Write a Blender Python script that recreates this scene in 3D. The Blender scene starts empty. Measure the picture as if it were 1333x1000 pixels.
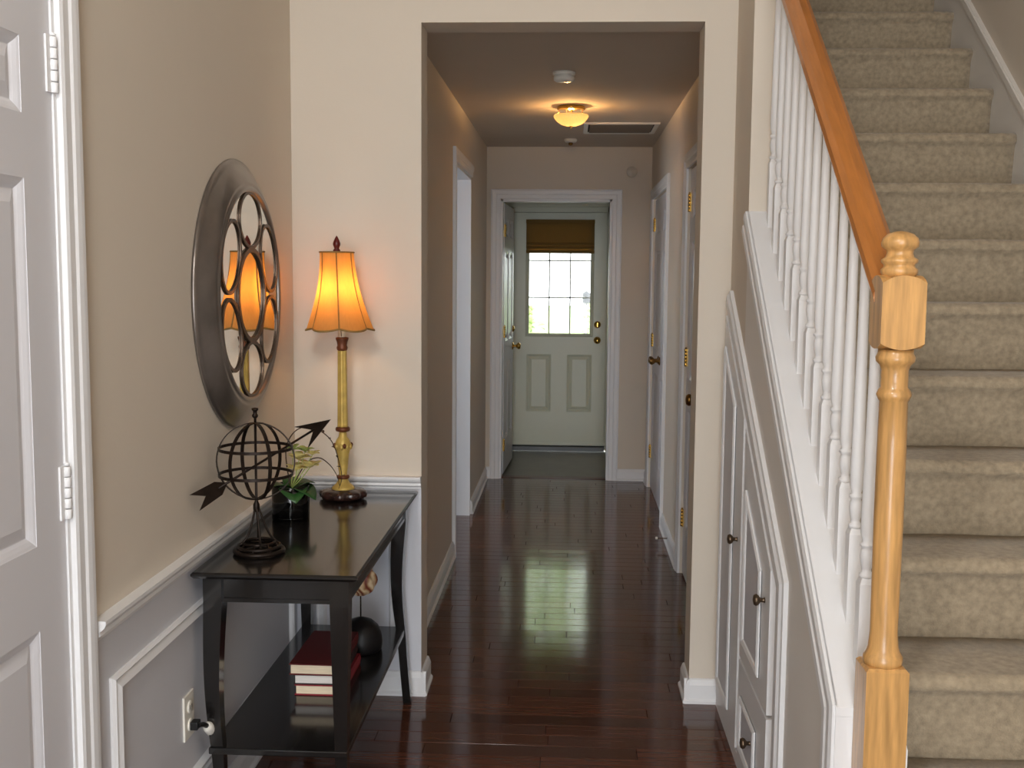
import bpy, bmesh, math, random
from mathutils import Vector, Matrix
random.seed(7)
C = bpy.context.scene.collection
R = math.radians
V = Vector
PI = math.pi

# ------------------------------------------------------------------ camera
H = 1.5228
yaw, pitch, roll = .0524, -.0999, .0082
fw = V((-math.sin(yaw), math.cos(yaw), 0)); rt = V((math.cos(yaw), math.sin(yaw), 0)); upv = V((0, 0, 1))
F = fw * math.cos(pitch) + upv * math.sin(pitch)
U = upv * math.cos(pitch) - fw * math.sin(pitch)
Rv = rt * math.cos(roll) + U * math.sin(roll)
Uv = -rt * math.sin(roll) + U * math.cos(roll)
cd = bpy.data.cameras.new('camera'); cam = bpy.data.objects.new('camera', cd); C.objects.link(cam)
M = Matrix((Rv, Uv, -F)).transposed().to_4x4(); M.translation = V((0, 0, H))
cam.matrix_world = M
cd.sensor_width = 36; cd.lens = 36 * 1430 / 1333; cd.clip_start = .02; cd.clip_end = 200
bpy.context.scene.camera = cam

# ------------------------------------------------------------------ world, lights, exposure
sc = bpy.context.scene
sc.view_settings.view_transform = 'Standard'; sc.view_settings.look = 'None'
sc.view_settings.gamma = 1; sc.view_settings.use_curve_mapping = False
sc.view_settings.exposure = -0.12
w = bpy.data.worlds.new('world'); sc.world = w; w.use_nodes = True
w.node_tree.nodes['Background'].inputs[0].default_value = (.93, .97, 1, 1)
w.node_tree.nodes['Background'].inputs[1].default_value = 4.5
sc.cycles.use_denoising = True
sc.cycles.max_bounces = 10; sc.cycles.diffuse_bounces = 6; sc.cycles.glossy_bounces = 5
sc.cycles.sample_clamp_indirect = 8; sc.cycles.blur_glossy = 0
sc.cycles.use_guiding = True; sc.cycles.use_surface_guiding = True; sc.cycles.use_volume_guiding = False; sc.cycles.guiding_training_samples = 64

def area(name, loc, look, sx, sy, power, col, portal=False):
    l = bpy.data.lights.new(name, 'AREA'); l.shape = 'RECTANGLE'; l.size = sx; l.size_y = sy
    l.energy = power; l.color = col
    o = bpy.data.objects.new(name, l); C.objects.link(o); o.location = loc
    o.rotation_euler = (V(look) - V(loc)).to_track_quat('-Z', 'Y').to_euler()
    if portal: l.cycles.is_portal = True
    return o
def point(name, loc, power, col, rad, parent=None):
    l = bpy.data.lights.new(name, 'POINT'); l.energy = power; l.color = col; l.shadow_soft_size = rad
    o = bpy.data.objects.new(name, l); C.objects.link(o); o.location = loc
    return o
# daylight of the open front door and of the tall foyer window above it, both behind the camera
area('front_door_daylight', (-.15, -1.98, 1.25), (-.1, 3, 1.25), 1.5, 2.1, 56, (.88, .93, 1))
area('foyer_window_daylight', (.2, -1.98, 3.3), (-.1, 3.5, 1.6), 1.6, 1.3, 27, (1, .94, .85))
area('foyer_fill_light', (-.45, .2, 2.75), (.15, 3.0, 1.0), .35, .35, 24, (1, .97, .93))  # added overhead fill with no fixture, brightens the stair side and cupboard
# daylight of the window in the side room off the hall
area('side_room_daylight', (-2.6, 6.0, 1.5), (-.6, 6.6, 1.3), 1.0, 1.2, 4.5, (.72, .82, 1))
area('back_door_portal', (-.095, 9.62, 1.49), (-.095, 5, 1.49), .56, .98, 1, (1, 1, 1), portal=True)
point('hall_bulb', (-.01, 6.15, 2.394), 11.0, (1, .55, .20), .018)
point('lamp_bulb', (-.782, 3.66, 1.462), 1.5, (1, .46, .13), .022)

# ------------------------------------------------------------------ materials
def lin(c): return tuple(((x / 255) / 12.92 if x / 255 <= .04045 else ((x / 255 + .055) / 1.055) ** 2.4) for x in c)
def mat(name, col, rough=.5, metal=0, var=.04, vscale=6, bump=0, bscale=200, coat=0, spec=.5, stretch=(1, 1, 1), trans=0, ior=1.45, emis=None, estr=0, sheen=0, rnd=0):
    m = bpy.data.materials.new(name); m.use_nodes = True; nt = m.node_tree; N = nt.nodes; L = nt.links
    b = N['Principled BSDF']; c = lin(col)
    tc = N.new('ShaderNodeTexCoord'); mp = N.new('ShaderNodeMapping'); mp.inputs['Scale'].default_value = stretch
    L.new(tc.outputs['Object'], mp.inputs[0])
    n = N.new('ShaderNodeTexNoise'); n.inputs['Scale'].default_value = vscale; n.inputs['Detail'].default_value = 4
    L.new(mp.outputs[0], n.inputs['Vector'])
    r = N.new('ShaderNodeValToRGB'); r.color_ramp.elements[0].position = .3; r.color_ramp.elements[1].position = .7
    r.color_ramp.elements[0].color = (*[x * (1 - var) for x in c], 1); r.color_ramp.elements[1].color = (*[min(1, x * (1 + var)) for x in c], 1)
    L.new(n.outputs[0], r.inputs[0]); out = r.outputs[0]
    if rnd:
        oi = N.new('ShaderNodeObjectInfo'); mr = N.new('ShaderNodeMapRange'); mr.inputs[3].default_value = 1 - rnd; mr.inputs[4].default_value = 1 + rnd
        L.new(oi.outputs['Random'], mr.inputs[0])
        mx = N.new('ShaderNodeVectorMath'); mx.operation = 'SCALE'; L.new(out, mx.inputs[0]); L.new(mr.outputs[0], mx.inputs['Scale']); out = mx.outputs[0]
    L.new(out, b.inputs['Base Color'])
    b.inputs['Roughness'].default_value = rough; b.inputs['Metallic'].default_value = metal
    b.inputs['Specular IOR Level'].default_value = spec; b.inputs['Coat Weight'].default_value = coat; b.inputs['Coat Roughness'].default_value = .08
    b.inputs['Transmission Weight'].default_value = trans; b.inputs['IOR'].default_value = ior
    if sheen: b.inputs['Sheen Weight'].default_value = sheen
    if emis: b.inputs['Emission Color'].default_value = (*lin(emis), 1); b.inputs['Emission Strength'].default_value = estr
    if bump:
        n2 = N.new('ShaderNodeTexNoise'); n2.inputs['Scale'].default_value = bscale; n2.inputs['Detail'].default_value = 3; L.new(mp.outputs[0], n2.inputs['Vector'])
        bp = N.new('ShaderNodeBump'); bp.inputs['Strength'].default_value = bump; bp.inputs['Distance'].default_value = .002
        L.new(n2.outputs[0], bp.inputs['Height']); L.new(bp.outputs[0], b.inputs['Normal'])
    return m
MT = {}
MT['wall'] = mat('beige_wall_paint', (208, 198, 184), .75, bump=.12, bscale=90, var=.015, vscale=1.5, spec=.3)
MT['ceil'] = mat('ceiling_paint', (205, 192, 176), .9, var=.01, bump=.1, bscale=120, spec=.2)
MT['white'] = mat('white_trim_paint', (222, 222, 223), .38, var=.01, vscale=3, bump=.04, bscale=60)
MT['wains'] = mat('wainscot_paint', (203, 204, 210), .5, var=.012, vscale=2, bump=.08, bscale=90)
MT['knee'] = mat('stair_side_paint', (218, 214, 208), .6, var=.01, vscale=2, bump=.08, bscale=90)
MT['door'] = mat('white_door_paint', (212, 212, 217), .32, var=.01, vscale=3, bump=.05, bscale=50)
MT['gloss'] = mat('exterior_door_paint', (212, 215, 195), .3, var=.01, vscale=3)
MT['plank'] = mat('cherry_plank', (80, 46, 32), .11, var=.3, vscale=5, stretch=(1.2, 16, 16), bump=.05, bscale=9, coat=.1, rnd=.28, spec=.42)
MT['sub'] = mat('dark_floor_joint', (30, 15, 10), .6)
MT['vinyl'] = mat('vestibule_vinyl', (104, 100, 86), .3, var=.12, vscale=9, bump=.05, bscale=30)
MT['thr'] = mat('wood_threshold', (92, 58, 42), .3, var=.2, vscale=8, stretch=(1, 14, 14))
MT['carpet'] = mat('taupe_carpet', (157, 143, 121), .95, var=.2, vscale=60, bump=1.0, bscale=260, spec=.1, sheen=.25)
MT['oak'] = mat('golden_oak', (192, 146, 88), .3, var=.26, vscale=9, stretch=(9, 9, .8), bump=.06, bscale=18, coat=.35)
MT['oakrail'] = mat('golden_oak_rail', (170, 106, 48), .3, var=.16, vscale=7, stretch=(10, 1, 1), bump=.05, bscale=18, coat=.35)
MT['black'] = mat('black_lacquered_wood', (24, 22, 21), .16, var=.15, vscale=14, stretch=(6, 1, 6), bump=.05, bscale=30, coat=.3)
MT['iron'] = mat('bronzed_black_iron', (40, 31, 26), .42, metal=.7, var=.3, vscale=30, bump=.3, bscale=70)
MT['pewter'] = mat('antiqued_pewter_frame', (138, 130, 124), .28, metal=.8, var=.22, vscale=7, bump=.1, bscale=40)
MT['bronze'] = mat('antique_bronze_fret', (86, 70, 58), .38, metal=.7, var=.25, vscale=18)
MT['mirror'] = mat('mirror_glass', (225, 228, 226), .0, metal=1, var=0)
MT['gold'] = mat('antiqued_gold_leaf', (196, 166, 88), .42, metal=.25, var=.22, vscale=25, bump=.2, bscale=60)
MT['goldd'] = mat('worn_brown_gilt', (104, 58, 34), .45, metal=.3, var=.3, vscale=30)
MT['lampbase'] = mat('lamp_base_dark_marble', (48, 30, 26), .25, var=.5, vscale=25, coat=.3)
MT['finial'] = mat('dark_red_resin', (88, 28, 22), .3, var=.3, vscale=30)
MT['brass'] = mat('polished_brass', (206, 166, 84), .2, metal=1, var=.05)
MT['brassd'] = mat('aged_brass', (140, 104, 56), .28, metal=1, var=.1)
MT['knob'] = mat('antique_bronze_knob', (96, 80, 64), .32, metal=.8, var=.2, vscale=40)
MT['plastic'] = mat('white_plastic', (226, 222, 212), .35, var=.01)
MT['blackpl'] = mat('black_plastic', (20, 20, 20), .4)
MT['page'] = mat('book_pages', (226, 210, 182), .85, var=.1, vscale=20, stretch=(1, 1, 30), bump=.3, bscale=60)
MT['paper2'] = mat('white_book_pages', (222, 216, 210), .85, var=.08, vscale=20, stretch=(1, 1, 30), bump=.3, bscale=60)
MT['maroon'] = mat('maroon_book_cloth', (92, 18, 20), .55, var=.1, vscale=60, bump=.2, bscale=400)
MT['redbook'] = mat('crimson_book_cloth', (140, 30, 42), .55, var=.1, vscale=60, bump=.2, bscale=400)
MT['darkbook'] = mat('dark_brown_book_cloth', (44, 22, 22), .55, var=.1, vscale=60, bump=.2, bscale=400)
MT['felt'] = mat('black_painted_resin', (14, 12, 14), .45, var=.2, vscale=20, bump=.2, bscale=60)
MT['leaf'] = mat('deep_green_leaf', (44, 84, 38), .35, var=.3, vscale=14)
MT['stem'] = mat('brown_twig', (62, 44, 30), .6, var=.3, vscale=30)
MT['petal'] = mat('cream_petal', (214, 200, 132), .5, var=.18, vscale=30)
MT['budg'] = mat('pale_green_petal', (150, 166, 92), .5, var=.2, vscale=30)

MT['grille'] = mat('grey_brown_grille', (112, 102, 90), .5)
MT['dark'] = mat('cavity_shade_paint', (22, 19, 16), .9)  # near-black colour standing in for shade inside the vent and outlet slots
MT['grass'] = mat('lawn_grass', (150, 175, 100), .9, var=.3, vscale=3)
MT['leafout'] = mat('garden_leaves', (176, 196, 128), .6, var=.35, vscale=5)
MT['bark'] = mat('tree_bark', (90, 72, 54), .9, var=.3, vscale=10, bump=.6, bscale=30)
MT['patio'] = mat('concrete_patio', (205, 204, 196), .85, var=.06, vscale=4, bump=.3, bscale=50)
MT['grey'] = mat('grey_metal', (120, 122, 124), .5, metal=.3)
MT['side'] = mat('side_room_paint', (200, 205, 214), .8, var=.01)

def glassmat(name, tint, rough=.0):
    m = bpy.data.materials.new(name); m.use_nodes = True; nt = m.node_tree; N = nt.nodes; L = nt.links
    N.remove(N['Principled BSDF']); o = N['Material Output']
    t = N.new('ShaderNodeBsdfTransparent'); t.inputs[0].default_value = (*tint, 1)
    g = N.new('ShaderNodeBsdfGlossy'); g.inputs['Roughness'].default_value = rough; g.inputs[0].default_value = (1, 1, 1, 1)
    fr = N.new('ShaderNodeFresnel'); fr.inputs[0].default_value = 1.45
    mx = N.new('ShaderNodeMixShader'); L.new(fr.outputs[0], mx.inputs[0]); L.new(t.outputs[0], mx.inputs[1]); L.new(g.outputs[0], mx.inputs[2]); L.new(mx.outputs[0], o.inputs[0])
    return m
MT['pane'] = glassmat('clear_window_glass', (.97, .98, .97))
MT['smoke'] = glassmat('smoky_vase_glass', (.30, .31, .32))
def shademat(name, col, tr, w=.75):
    m = bpy.data.materials.new(name); m.use_nodes = True; nt = m.node_tree; N = nt.nodes; L = nt.links
    N.remove(N['Principled BSDF']); o = N['Material Output']
    tc = N.new('ShaderNodeTexCoord'); n = N.new('ShaderNodeTexNoise'); mp = N.new('ShaderNodeMapping'); mp.inputs['Scale'].default_value = (60, 60, 6)
    n.inputs['Scale'].default_value = 3; L.new(tc.outputs['Object'], mp.inputs[0]); L.new(mp.outputs[0], n.inputs['Vector'])
    def ramp(c):
        r = N.new('ShaderNodeValToRGB'); c = lin(c); r.color_ramp.elements[0].color = (*[x * .9 for x in c], 1); r.color_ramp.elements[1].color = (*[min(1, x * 1.08) for x in c], 1); L.new(n.outputs[0], r.inputs[0]); return r.outputs[0]
    d = N.new('ShaderNodeBsdfDiffuse'); L.new(ramp(col), d.inputs[0])
    t = N.new('ShaderNodeBsdfTranslucent'); L.new(ramp(tr), t.inputs[0])
    mx = N.new('ShaderNodeMixShader'); mx.inputs[0].default_value = w
    L.new(d.outputs[0], mx.inputs[1]); L.new(t.outputs[0], mx.inputs[2]); L.new(mx.outputs[0], o.inputs[0])
    return m
MT['shade'] = shademat('amber_silk_shade', (186, 162, 108), (214, 166, 100))
MT['piping'] = mat('olive_gold_piping', (134, 104, 52), .6, var=.2, vscale=60)
MT['bamboo'] = shademat('woven_bamboo', (172, 144, 92), (190, 156, 92), .55)
MT['grid'] = shademat('white_plastic_grid', (235, 235, 230), (250, 250, 245), .6)
MT['bowl'] = shademat('alabaster_bowl_glass', (245, 236, 214), (255, 250, 236), .9)

# ------------------------------------------------------------------ mesh helpers
class MB:
    def __init__(s): s.bm = bmesh.new()
    def box(s, x0, y0, z0, x1, y1, z1, mx=None, bevel=0):
        vs = [V((x, y, z)) for z in (min(z0, z1), max(z0, z1)) for y in (min(y0, y1), max(y0, y1)) for x in (min(x0, x1), max(x0, x1))]
        if mx: vs = [mx @ v for v in vs]
        v = [s.bm.verts.new(p) for p in vs]
        fs = [s.bm.faces.new([v[i] for i in f]) for f in ((0, 2, 3, 1), (4, 5, 7, 6), (0, 1, 5, 4), (2, 6, 7, 3), (0, 4, 6, 2), (1, 3, 7, 5))]
        if bevel:
            es = list({e for f in fs for e in f.edges})
            bmesh.ops.bevel(s.bm, geom=es, offset=bevel, segments=2, profile=.5, affect='EDGES')
        return s
    def prism(s, poly, d):
        """closed polygon (3D points) extruded by vector d"""
        d = V(d); a = [s.bm.verts.new(V(p)) for p in poly]; b = [s.bm.verts.new(V(p) + d) for p in poly]
        n = len(a); s.bm.faces.new(a[::-1]); s.bm.faces.new(b)
        for i in range(n): s.bm.faces.new([a[i], a[(i + 1) % n], b[(i + 1) % n], b[i]])
        return s
    def lathe(s, prof, c=(0, 0, 0), seg=24, axis=(0, 0, 1), lobes=0, amp=0, smooth=True, phase=0):
        ax = V(axis).normalized(); q = ax.to_track_quat('Z', 'Y').to_matrix(); c = V(c); rings = []
        for (r, z) in prof:
            if r < 1e-6: rings.append([s.bm.verts.new(c + q @ V((0, 0, z)))])
            else:
                ring = []
                for i in range(seg):
                    a = 2 * PI * i / seg + phase; k = 1 + (amp * (abs(math.cos(lobes * a / 2)) - .6) if lobes else 0)
                    ring.append(s.bm.verts.new(c + q @ V((r * k * math.cos(a), r * k * math.sin(a), z))))
                rings.append(ring)
        for A, B in zip(rings, rings[1:]):
            for i in range(seg):
                j = (i + 1) % seg
                if len(A) == 1 and len(B) == 1: break
                if len(A) == 1: f = s.bm.faces.new([A[0], B[i], B[j]])
                elif len(B) == 1: f = s.bm.faces.new([A[i], A[j], B[0]])
                else: f = s.bm.faces.new([A[i], A[j], B[j], B[i]])
                f.smooth = smooth
        for X, fl in ((rings[0], True), (rings[-1], False)):
            if len(X) > 1:
                s.bm.faces.new(X[::-1] if fl else X)
        return s
    def tube(s, pts, r, seg=8, closed=False, flat=None, cap=True):
        """round tube along points; r number or list; flat=(w,t,normal fn) for flat bands"""
        pts = [V(p) for p in pts]; n = len(pts); rings = []; prev = None
        for i, p in enumerate(pts):
            if closed: t = (pts[(i + 1) % n] - pts[i - 1]).normalized()
            else: t = (pts[min(i + 1, n - 1)] - pts[max(i - 1, 0)]).normalized()
            if flat:
                nn = flat[2](p, t).normalized(); b = t.cross(nn).normalized(); w_, t_ = flat[0] / 2, flat[1] / 2
                ring = [p + b * w_ + nn * t_, p - b * w_ + nn * t_, p - b * w_ - nn * t_, p + b * w_ - nn * t_]
            else:
                if prev is None: prev = t.orthogonal().normalized()
                prev = (prev - t * prev.dot(t)).normalized(); b = t.cross(prev)
                rr = r[i] if isinstance(r, (list, tuple)) else r
                ring = [p + (prev * math.cos(2 * PI * k / seg) + b * math.sin(2 * PI * k / seg)) * rr for k in range(seg)]
            rings.append([s.bm.verts.new(x) for x in ring])
        m = len(rings[0])
        for i in range(n if closed else n - 1):
            A, B = rings[i], rings[(i + 1) % n]
            for k in range(m):
                f = s.bm.faces.new([A[k], A[(k + 1) % m], B[(k + 1) % m], B[k]]); f.smooth = not flat
        if not closed and cap: s.bm.faces.new(rings[0][::-1]); s.bm.faces.new(rings[-1])
        return s
    def sweep(s, pts, nrm, prof, closed=True):
        """mitred moulding: planar path pts, plane normal nrm, profile [(side offset, height along nrm)]"""
        pts = [V(p) for p in pts]; nrm = V(nrm).normalized(); n = len(pts); rings = []
        for i, p in enumerate(pts):
            ds = []
            if closed or i > 0: ds.append((p - pts[i - 1]).normalized())
            if closed or i < n - 1: ds.append((pts[(i + 1) % n] - p).normalized())
            sd = [nrm.cross(d) for d in ds]
            if len(sd) == 2:
                mdir = (sd[0] + sd[1]).normalized(); k = 1 / max(.2, mdir.dot(sd[0]))
            else: mdir = sd[0]; k = 1
            rings.append([s.bm.verts.new(p + mdir * k * a + nrm * h) for a, h in prof])
        m = len(prof)
        for i in range(n if closed else n - 1):
            A, B = rings[i], rings[(i + 1) % n]
            for q in range(m): s.bm.faces.new([A[q], A[(q + 1) % m], B[(q + 1) % m], B[q]])
        if not closed: s.bm.faces.new(rings[0][::-1]); s.bm.faces.new(rings[-1])
        return s
    def sphere(s, c, r, sc_=(1, 1, 1), seg=16):
        prof = [(r * math.sin(PI * i / (seg // 2)), -r * math.cos(PI * i / (seg // 2))) for i in range(seg // 2 + 1)]
        n0 = len(s.bm.verts); s.bm.verts.ensure_lookup_table()
        old = set(s.bm.verts); s.lathe(prof, (0, 0, 0), seg)
        for v in s.bm.verts:
            if v not in old: v.co = V((v.co.x * sc_[0], v.co.y * sc_[1], v.co.z * sc_[2])) + V(c)
        return s
    def build(s, name, m, parent=None, smooth=False):
        bmesh.ops.recalc_face_normals(s.bm, faces=s.bm.faces)
        me = bpy.data.meshes.new(name); s.bm.to_mesh(me); s.bm.free()
        me.materials.append(MT[m])
        if smooth: me.polygons.foreach_set('use_smooth', [True] * len(me.polygons))
        o = bpy.data.objects.new(name, me); C.objects.link(o)
        if parent: o.parent = parent; o.matrix_parent_inverse = Matrix.Identity(4); o.matrix_parent_inverse = par_inv(parent)
        return o
def world_of(o):
    m = Matrix.LocRotScale(o.location, o.rotation_euler, o.scale)
    return (world_of(o.parent) @ o.matrix_parent_inverse @ m) if o.parent else m
def par_inv(p):
    return world_of(p).inverted()
def empty(name, loc, label=None, cat=None, group=None, kind=None):
    o = bpy.data.objects.new(name, None); o.empty_display_size = .1; C.objects.link(o); o.location = loc
    tag(o, label, cat, group, kind); return o
def tag(o, label=None, cat=None, group=None, kind=None):
    if label: o['label'] = label
    if cat: o['category'] = cat
    if group: o['group'] = group
    if kind: o['kind'] = kind
    return o
def smooth_curve(pts, n=8, closed=False):
    pts = [V(p) for p in pts]; out = []; m = len(pts)
    for i in range(m if closed else m - 1):
        g = (lambda k: pts[k % m]) if closed else (lambda k: pts[max(0, min(m - 1, k))])
        p0, p1, p2, p3 = g(i - 1), g(i), g(i + 1), g(i + 2)
        for j in range(n):
            t = j / n
            out.append(.5 * ((2 * p1) + (p2 - p0) * t + (2 * p0 - 5 * p1 + 4 * p2 - p3) * t * t + (3 * p1 - p0 - 3 * p2 + p3) * t ** 3))
    if not closed: out.append(pts[-1])
    return out

# ------------------------------------------------------------------ dimensions
XL, YF, T = -.977, 3.839, .158
XO0, XO1, ZO = -.522, .442, 2.376
HL, HR, YE, ZC = -.620, .577, 8.088, 2.44
XS, XS1 = .552, .664
XR, ZTOP, YB = 1.54, 5.0, -2.0
def struct(o, label=None, cat=None):
    o['kind'] = 'structure'
    if label: o['label'] = label
    return o

# ------------------------------------------------------------------ floor of planks
fl = empty('floor', (0, 4, 0), 'dark cherry hardwood strip floor of hall and foyer', None, None, 'structure')
MB().box(-2.8, YB - .1, -.12, 1.7, YE + .02, -.013).build('subfloor', 'sub', fl)
PW = .0826; y = 1.86; row = 0; npl = 0
while y < YE + .005:
    inhall = y + PW > YF + T * .5
    x0, x1 = ((-.76, .70) if inhall else (XL + .002, XS - .002))
    if YF <= y < YF + T + .02: x0, x1 = -.64, .60
    if y < YF < y + PW: x0, x1 = XL + .002, XS - .002
    x = x0 - random.uniform(0, .45)
    y1 = min(y + PW, YE + .02)
    while x < x1:
        L_ = random.uniform(.55, 1.15); a, b = max(x, x0), min(x + L_, x1); x += L_
        if x1 - b < .08: b = x1; x = x1
        g = .0006; tx = random.uniform(-1, 1) * .00022; ty = random.uniform(-1, 1) * .00012
        bm = bmesh.new(); e = .0016
        lo = [bm.verts.new(p) for p in ((a + g, y + g, -.013), (b - g, y + g, -.013), (b - g, y1 - g, -.013), (a + g, y1 - g, -.013))]
        mi = [bm.verts.new(p) for p in ((a + g, y + g, -.0013), (b - g, y + g, -.0013), (b - g, y1 - g, -.0013), (a + g, y1 - g, -.0013))]
        hi = [bm.verts.new(p) for p in ((a + e, y + e, -tx), (b - e, y + e, -tx + ty), (b - e, y1 - e, tx + ty), (a + e, y1 - e, tx))]
        for A, B in ((lo, mi), (mi, hi)):
            for k in range(4): bm.faces.new([A[k], A[(k + 1) % 4], B[(k + 1) % 4], B[k]])
        bm.faces.new(hi); bm.faces.new(lo[::-1])
        me = bpy.data.meshes.new('plank'); bm.to_mesh(me); bm.free(); me.materials.append(MT['plank'])
        o = bpy.data.objects.new('plank', me); C.objects.link(o); o.parent = fl; o.matrix_parent_inverse = Matrix.Translation((0, -4, 0)); npl += 1
    y += PW; row += 1
m_ = MB()
yy = YB
while yy < 1.855:
    m_.box(XL + .002, yy, -.013, XR - .01, min(yy + PW, 1.86) - .001, 0); yy += PW
m_.build('floor_strips', 'plank', fl)['kind'] = 'stuff'
struct(MB().box(-.75, YE + .02, -.12, .45, 9.46, -.006).build('floor_vestibule', 'vinyl'), 'grey green vinyl floor of the vestibule by the back door')
struct(MB().prism([(-.51, YE + .0, -.004), (-.51, YE + .03, .006), (-.51, YE + .1, .006), (-.51, YE + .13, -.004)], (.80, 0, 0)).build('trim_1', 'thr'), 'dark wood threshold strip between hall floor and vestibule')

# ------------------------------------------------------------------ walls and ceilings
def wall(name, boxes, m='wall', label=None):
    b = MB()
    for bx in boxes: b.box(*bx)
    return struct(b.build(name, m), label)
D0, D1, DZ = 1.29, 2.075, 2.045       # closet door opening in the left wall
wall('wall_left', [(XL - .12, YB, 0, XL, D0, ZTOP), (XL - .12, D0, DZ, XL, D1, ZTOP), (XL - .12, D1, 0, XL, YF + T, ZTOP)], label='beige left foyer wall above the white wainscot')
wall('wall_front', [(XL - .12, YF, 0, XO0, YF + T, ZTOP), (XO0, YF, ZO, XO1, YF + T, ZTOP), (XO1, YF, 0, XS1, YF + T, ZTOP)], label='beige foyer wall with the square hall opening')
LO0, LO1, LZ = 5.85, 6.82, 2.11       # opening in left hall wall
wall('wall_hall_left', [(HL - .13, YF + T, 0, HL, LO0, ZC), (HL - .13, LO0, LZ, HL, LO1, ZC), (HL - .13, LO1, 0, HL, YE + .12, ZC)], label='left wall of the hall with the doorway opening')
N0, N1 = 4.86, 5.56                   # near hall door
K0, K1 = 6.66, 7.86                   # double closet doors
wall('wall_hall_right', [(HR, YF + T, 0, HR + .08, N0, ZC), (HR, N0, 2.05, HR + .08, N1, ZC), (HR, N1, 0, HR + .08, K0, ZC), (HR, K0, 2.05, HR + .08, K1, ZC), (HR, K1, 0, HR + .08, YE + .12, ZC)], label='right wall of the hall between the panelled doors')
E0, E1, EZ = -.515, .293, 2.065
wall('wall_hall_end', [(HL - .13, YE, 0, E0, YE + .12, ZC), (E0, YE, EZ, E1, YE + .12, ZC), (E1, YE, 0, HR + .08, YE + .12, ZC)], label='end wall of the hall around the cased doorway')
VX0, VX1 = -.72, .42
X0e, X1e, Z0e, Z1e = -.49, .306, .045, 2.045
wall('wall_vestibule', [(VX0 - .1, YE + .12, 0, VX0, 9.6, ZC), (VX1, YE + .12, 0, VX1 + .1, 9.6, ZC), (VX0, 9.46, 0, X0e - .03, 9.6, ZC), (X1e + .03, 9.46, 0, VX1, 9.6, ZC), (X0e - .03, 9.46, Z1e + .03, X1e + .03, 9.6, ZC)], label='vestibule walls around the back door')
struct(MB().box(HL - .13, YF + T, ZC, HR + .08, YE + .12, ZC + .1).build('ceiling_hall', 'ceil'), 'flat painted ceiling of the hall')
struct(MB().box(VX0 - .1, YE + .12, ZC, VX1 + .1, 9.6, ZC + .1).build('ceiling_vestibule', 'ceil'), 'flat ceiling of the vestibule')
struct(MB().box(XL - .12, YB - .1, ZTOP, XR + .12, 7.1, ZTOP + .1).build('ceiling', 'ceil'), 'high ceiling of the foyer and stairwell')
# back wall with front door and window openings (behind the camera)
wall('wall_back', [(XL - .12, YB - .1, 0, -.4, YB, ZTOP), (.8, YB - .1, 0, XR + .12, YB, ZTOP), (-.4, YB - .1, 2.35, .8, YB, 2.8), (-.4, YB - .1, 4.4, .8, YB, ZTOP)], label='wall behind the viewer with the front door and the window over it')
wall('wall_right', [(XR, YB, 0, XR + .12, 7.0, ZTOP)], label='taupe wall along the right side of the stairs')
wall('wall_stair_left', [(XS1 - .05, YF + T, ZC + .1, XS1 + .003, 7.0, ZTOP), (XS, 3.50, 0, XS1, YF, ZTOP)], label='wall on the left of the upper stairs, ending at the balusters')
wall('wall_stair_top', [(XS1 - .05, 6.9, ZC + .1, XR, 7.0, ZTOP)], label='wall at the head of the stairs')
# side room shell
wall('wall_side_room', [(-2.8, 4.9, 0, HL - .13, 5.0, ZC), (-2.8, 7.6, 0, HL - .13, 7.7, ZC), (-2.9, 4.9, 0, -2.8, 7.7, .7), (-2.9, 4.9, 2.2, -2.8, 7.7, ZC), (-2.9, 4.9, .7, -2.8, 5.4, 2.2), (-2.9, 6.6, .7, -2.8, 7.7, 2.2), (-2.9, 4.9, ZC, HL - .13, 7.7, ZC + .1)], 'side', 'walls of the room off the left of the hall')

# ------------------------------------------------------------------ trim profiles
CAS = [(0, 0), (0, .011), (.008, .014), (.03, .014), (.036, .018), (.05, .020), (.062, .020), (.068, .016), (.072, .016), (.072, 0)]
PAN = [(0, 0), (0, .006), (.006, .013), (.012, .009), (.020, .012), (.030, .016), (.036, .010), (.040, 0)]
def rail_prof(b, origin, axis_out, length_vec, z0=.757):
    pr = [(0, 0), (.008, 0), (.010, .008), (.018, .014), (.016, .022), (.026, .030), (.030, .038), (.030, .046), (0, .046)]
    o = V(origin); a = V(axis_out)
    b.prism([o + a * p + V((0, 0, z0 + q)) for p, q in pr], length_vec); return b
def base_prof(b, origin, axis_out, length_vec, h=.088):
    pr = [(0, 0), (.022, 0), (.022, .010), (.015, .018), (.015, h - .022), (.011, h - .012), (.008, h - .004), (.004, h), (0, h)]
    o = V(origin); a = V(axis_out)
    b.prism([o + a * p + V((0, 0, q)) for p, q in pr], length_vec); return b

# left wall: wainscot board, chair rail, panel frames, baseboard
t = MB().box(XL, 2.16, .08, XL + .003, YF, .765).build('trim_2', 'wains'); struct(t, 'painted wainscot field on the left wall')
for y0, y1 in ((2.225, 3.76),):
    f_ = MB().sweep([(XL + .003, y0, .185), (XL + .003, y1, .185), (XL + .003, y1, .655), (XL + .003, y0, .655)], (1, 0, 0), PAN)
    f_.build('panel_moulding', 'white', t)
t3 = MB(); rail_prof(t3, (XL + .0, 2.155, 0), (1, 0, 0), (0, YF - 2.155, 0)); struct(t3.build('trim_3', 'white'), 'white chair rail along the left wall')
t4 = MB(); base_prof(t4, (XL + .003, 2.155, 0), (1, 0, 0), (0, YF - 2.155, 0)); struct(t4.build('baseboard_left', 'white'), 'white baseboard under the left wainscot')
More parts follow.
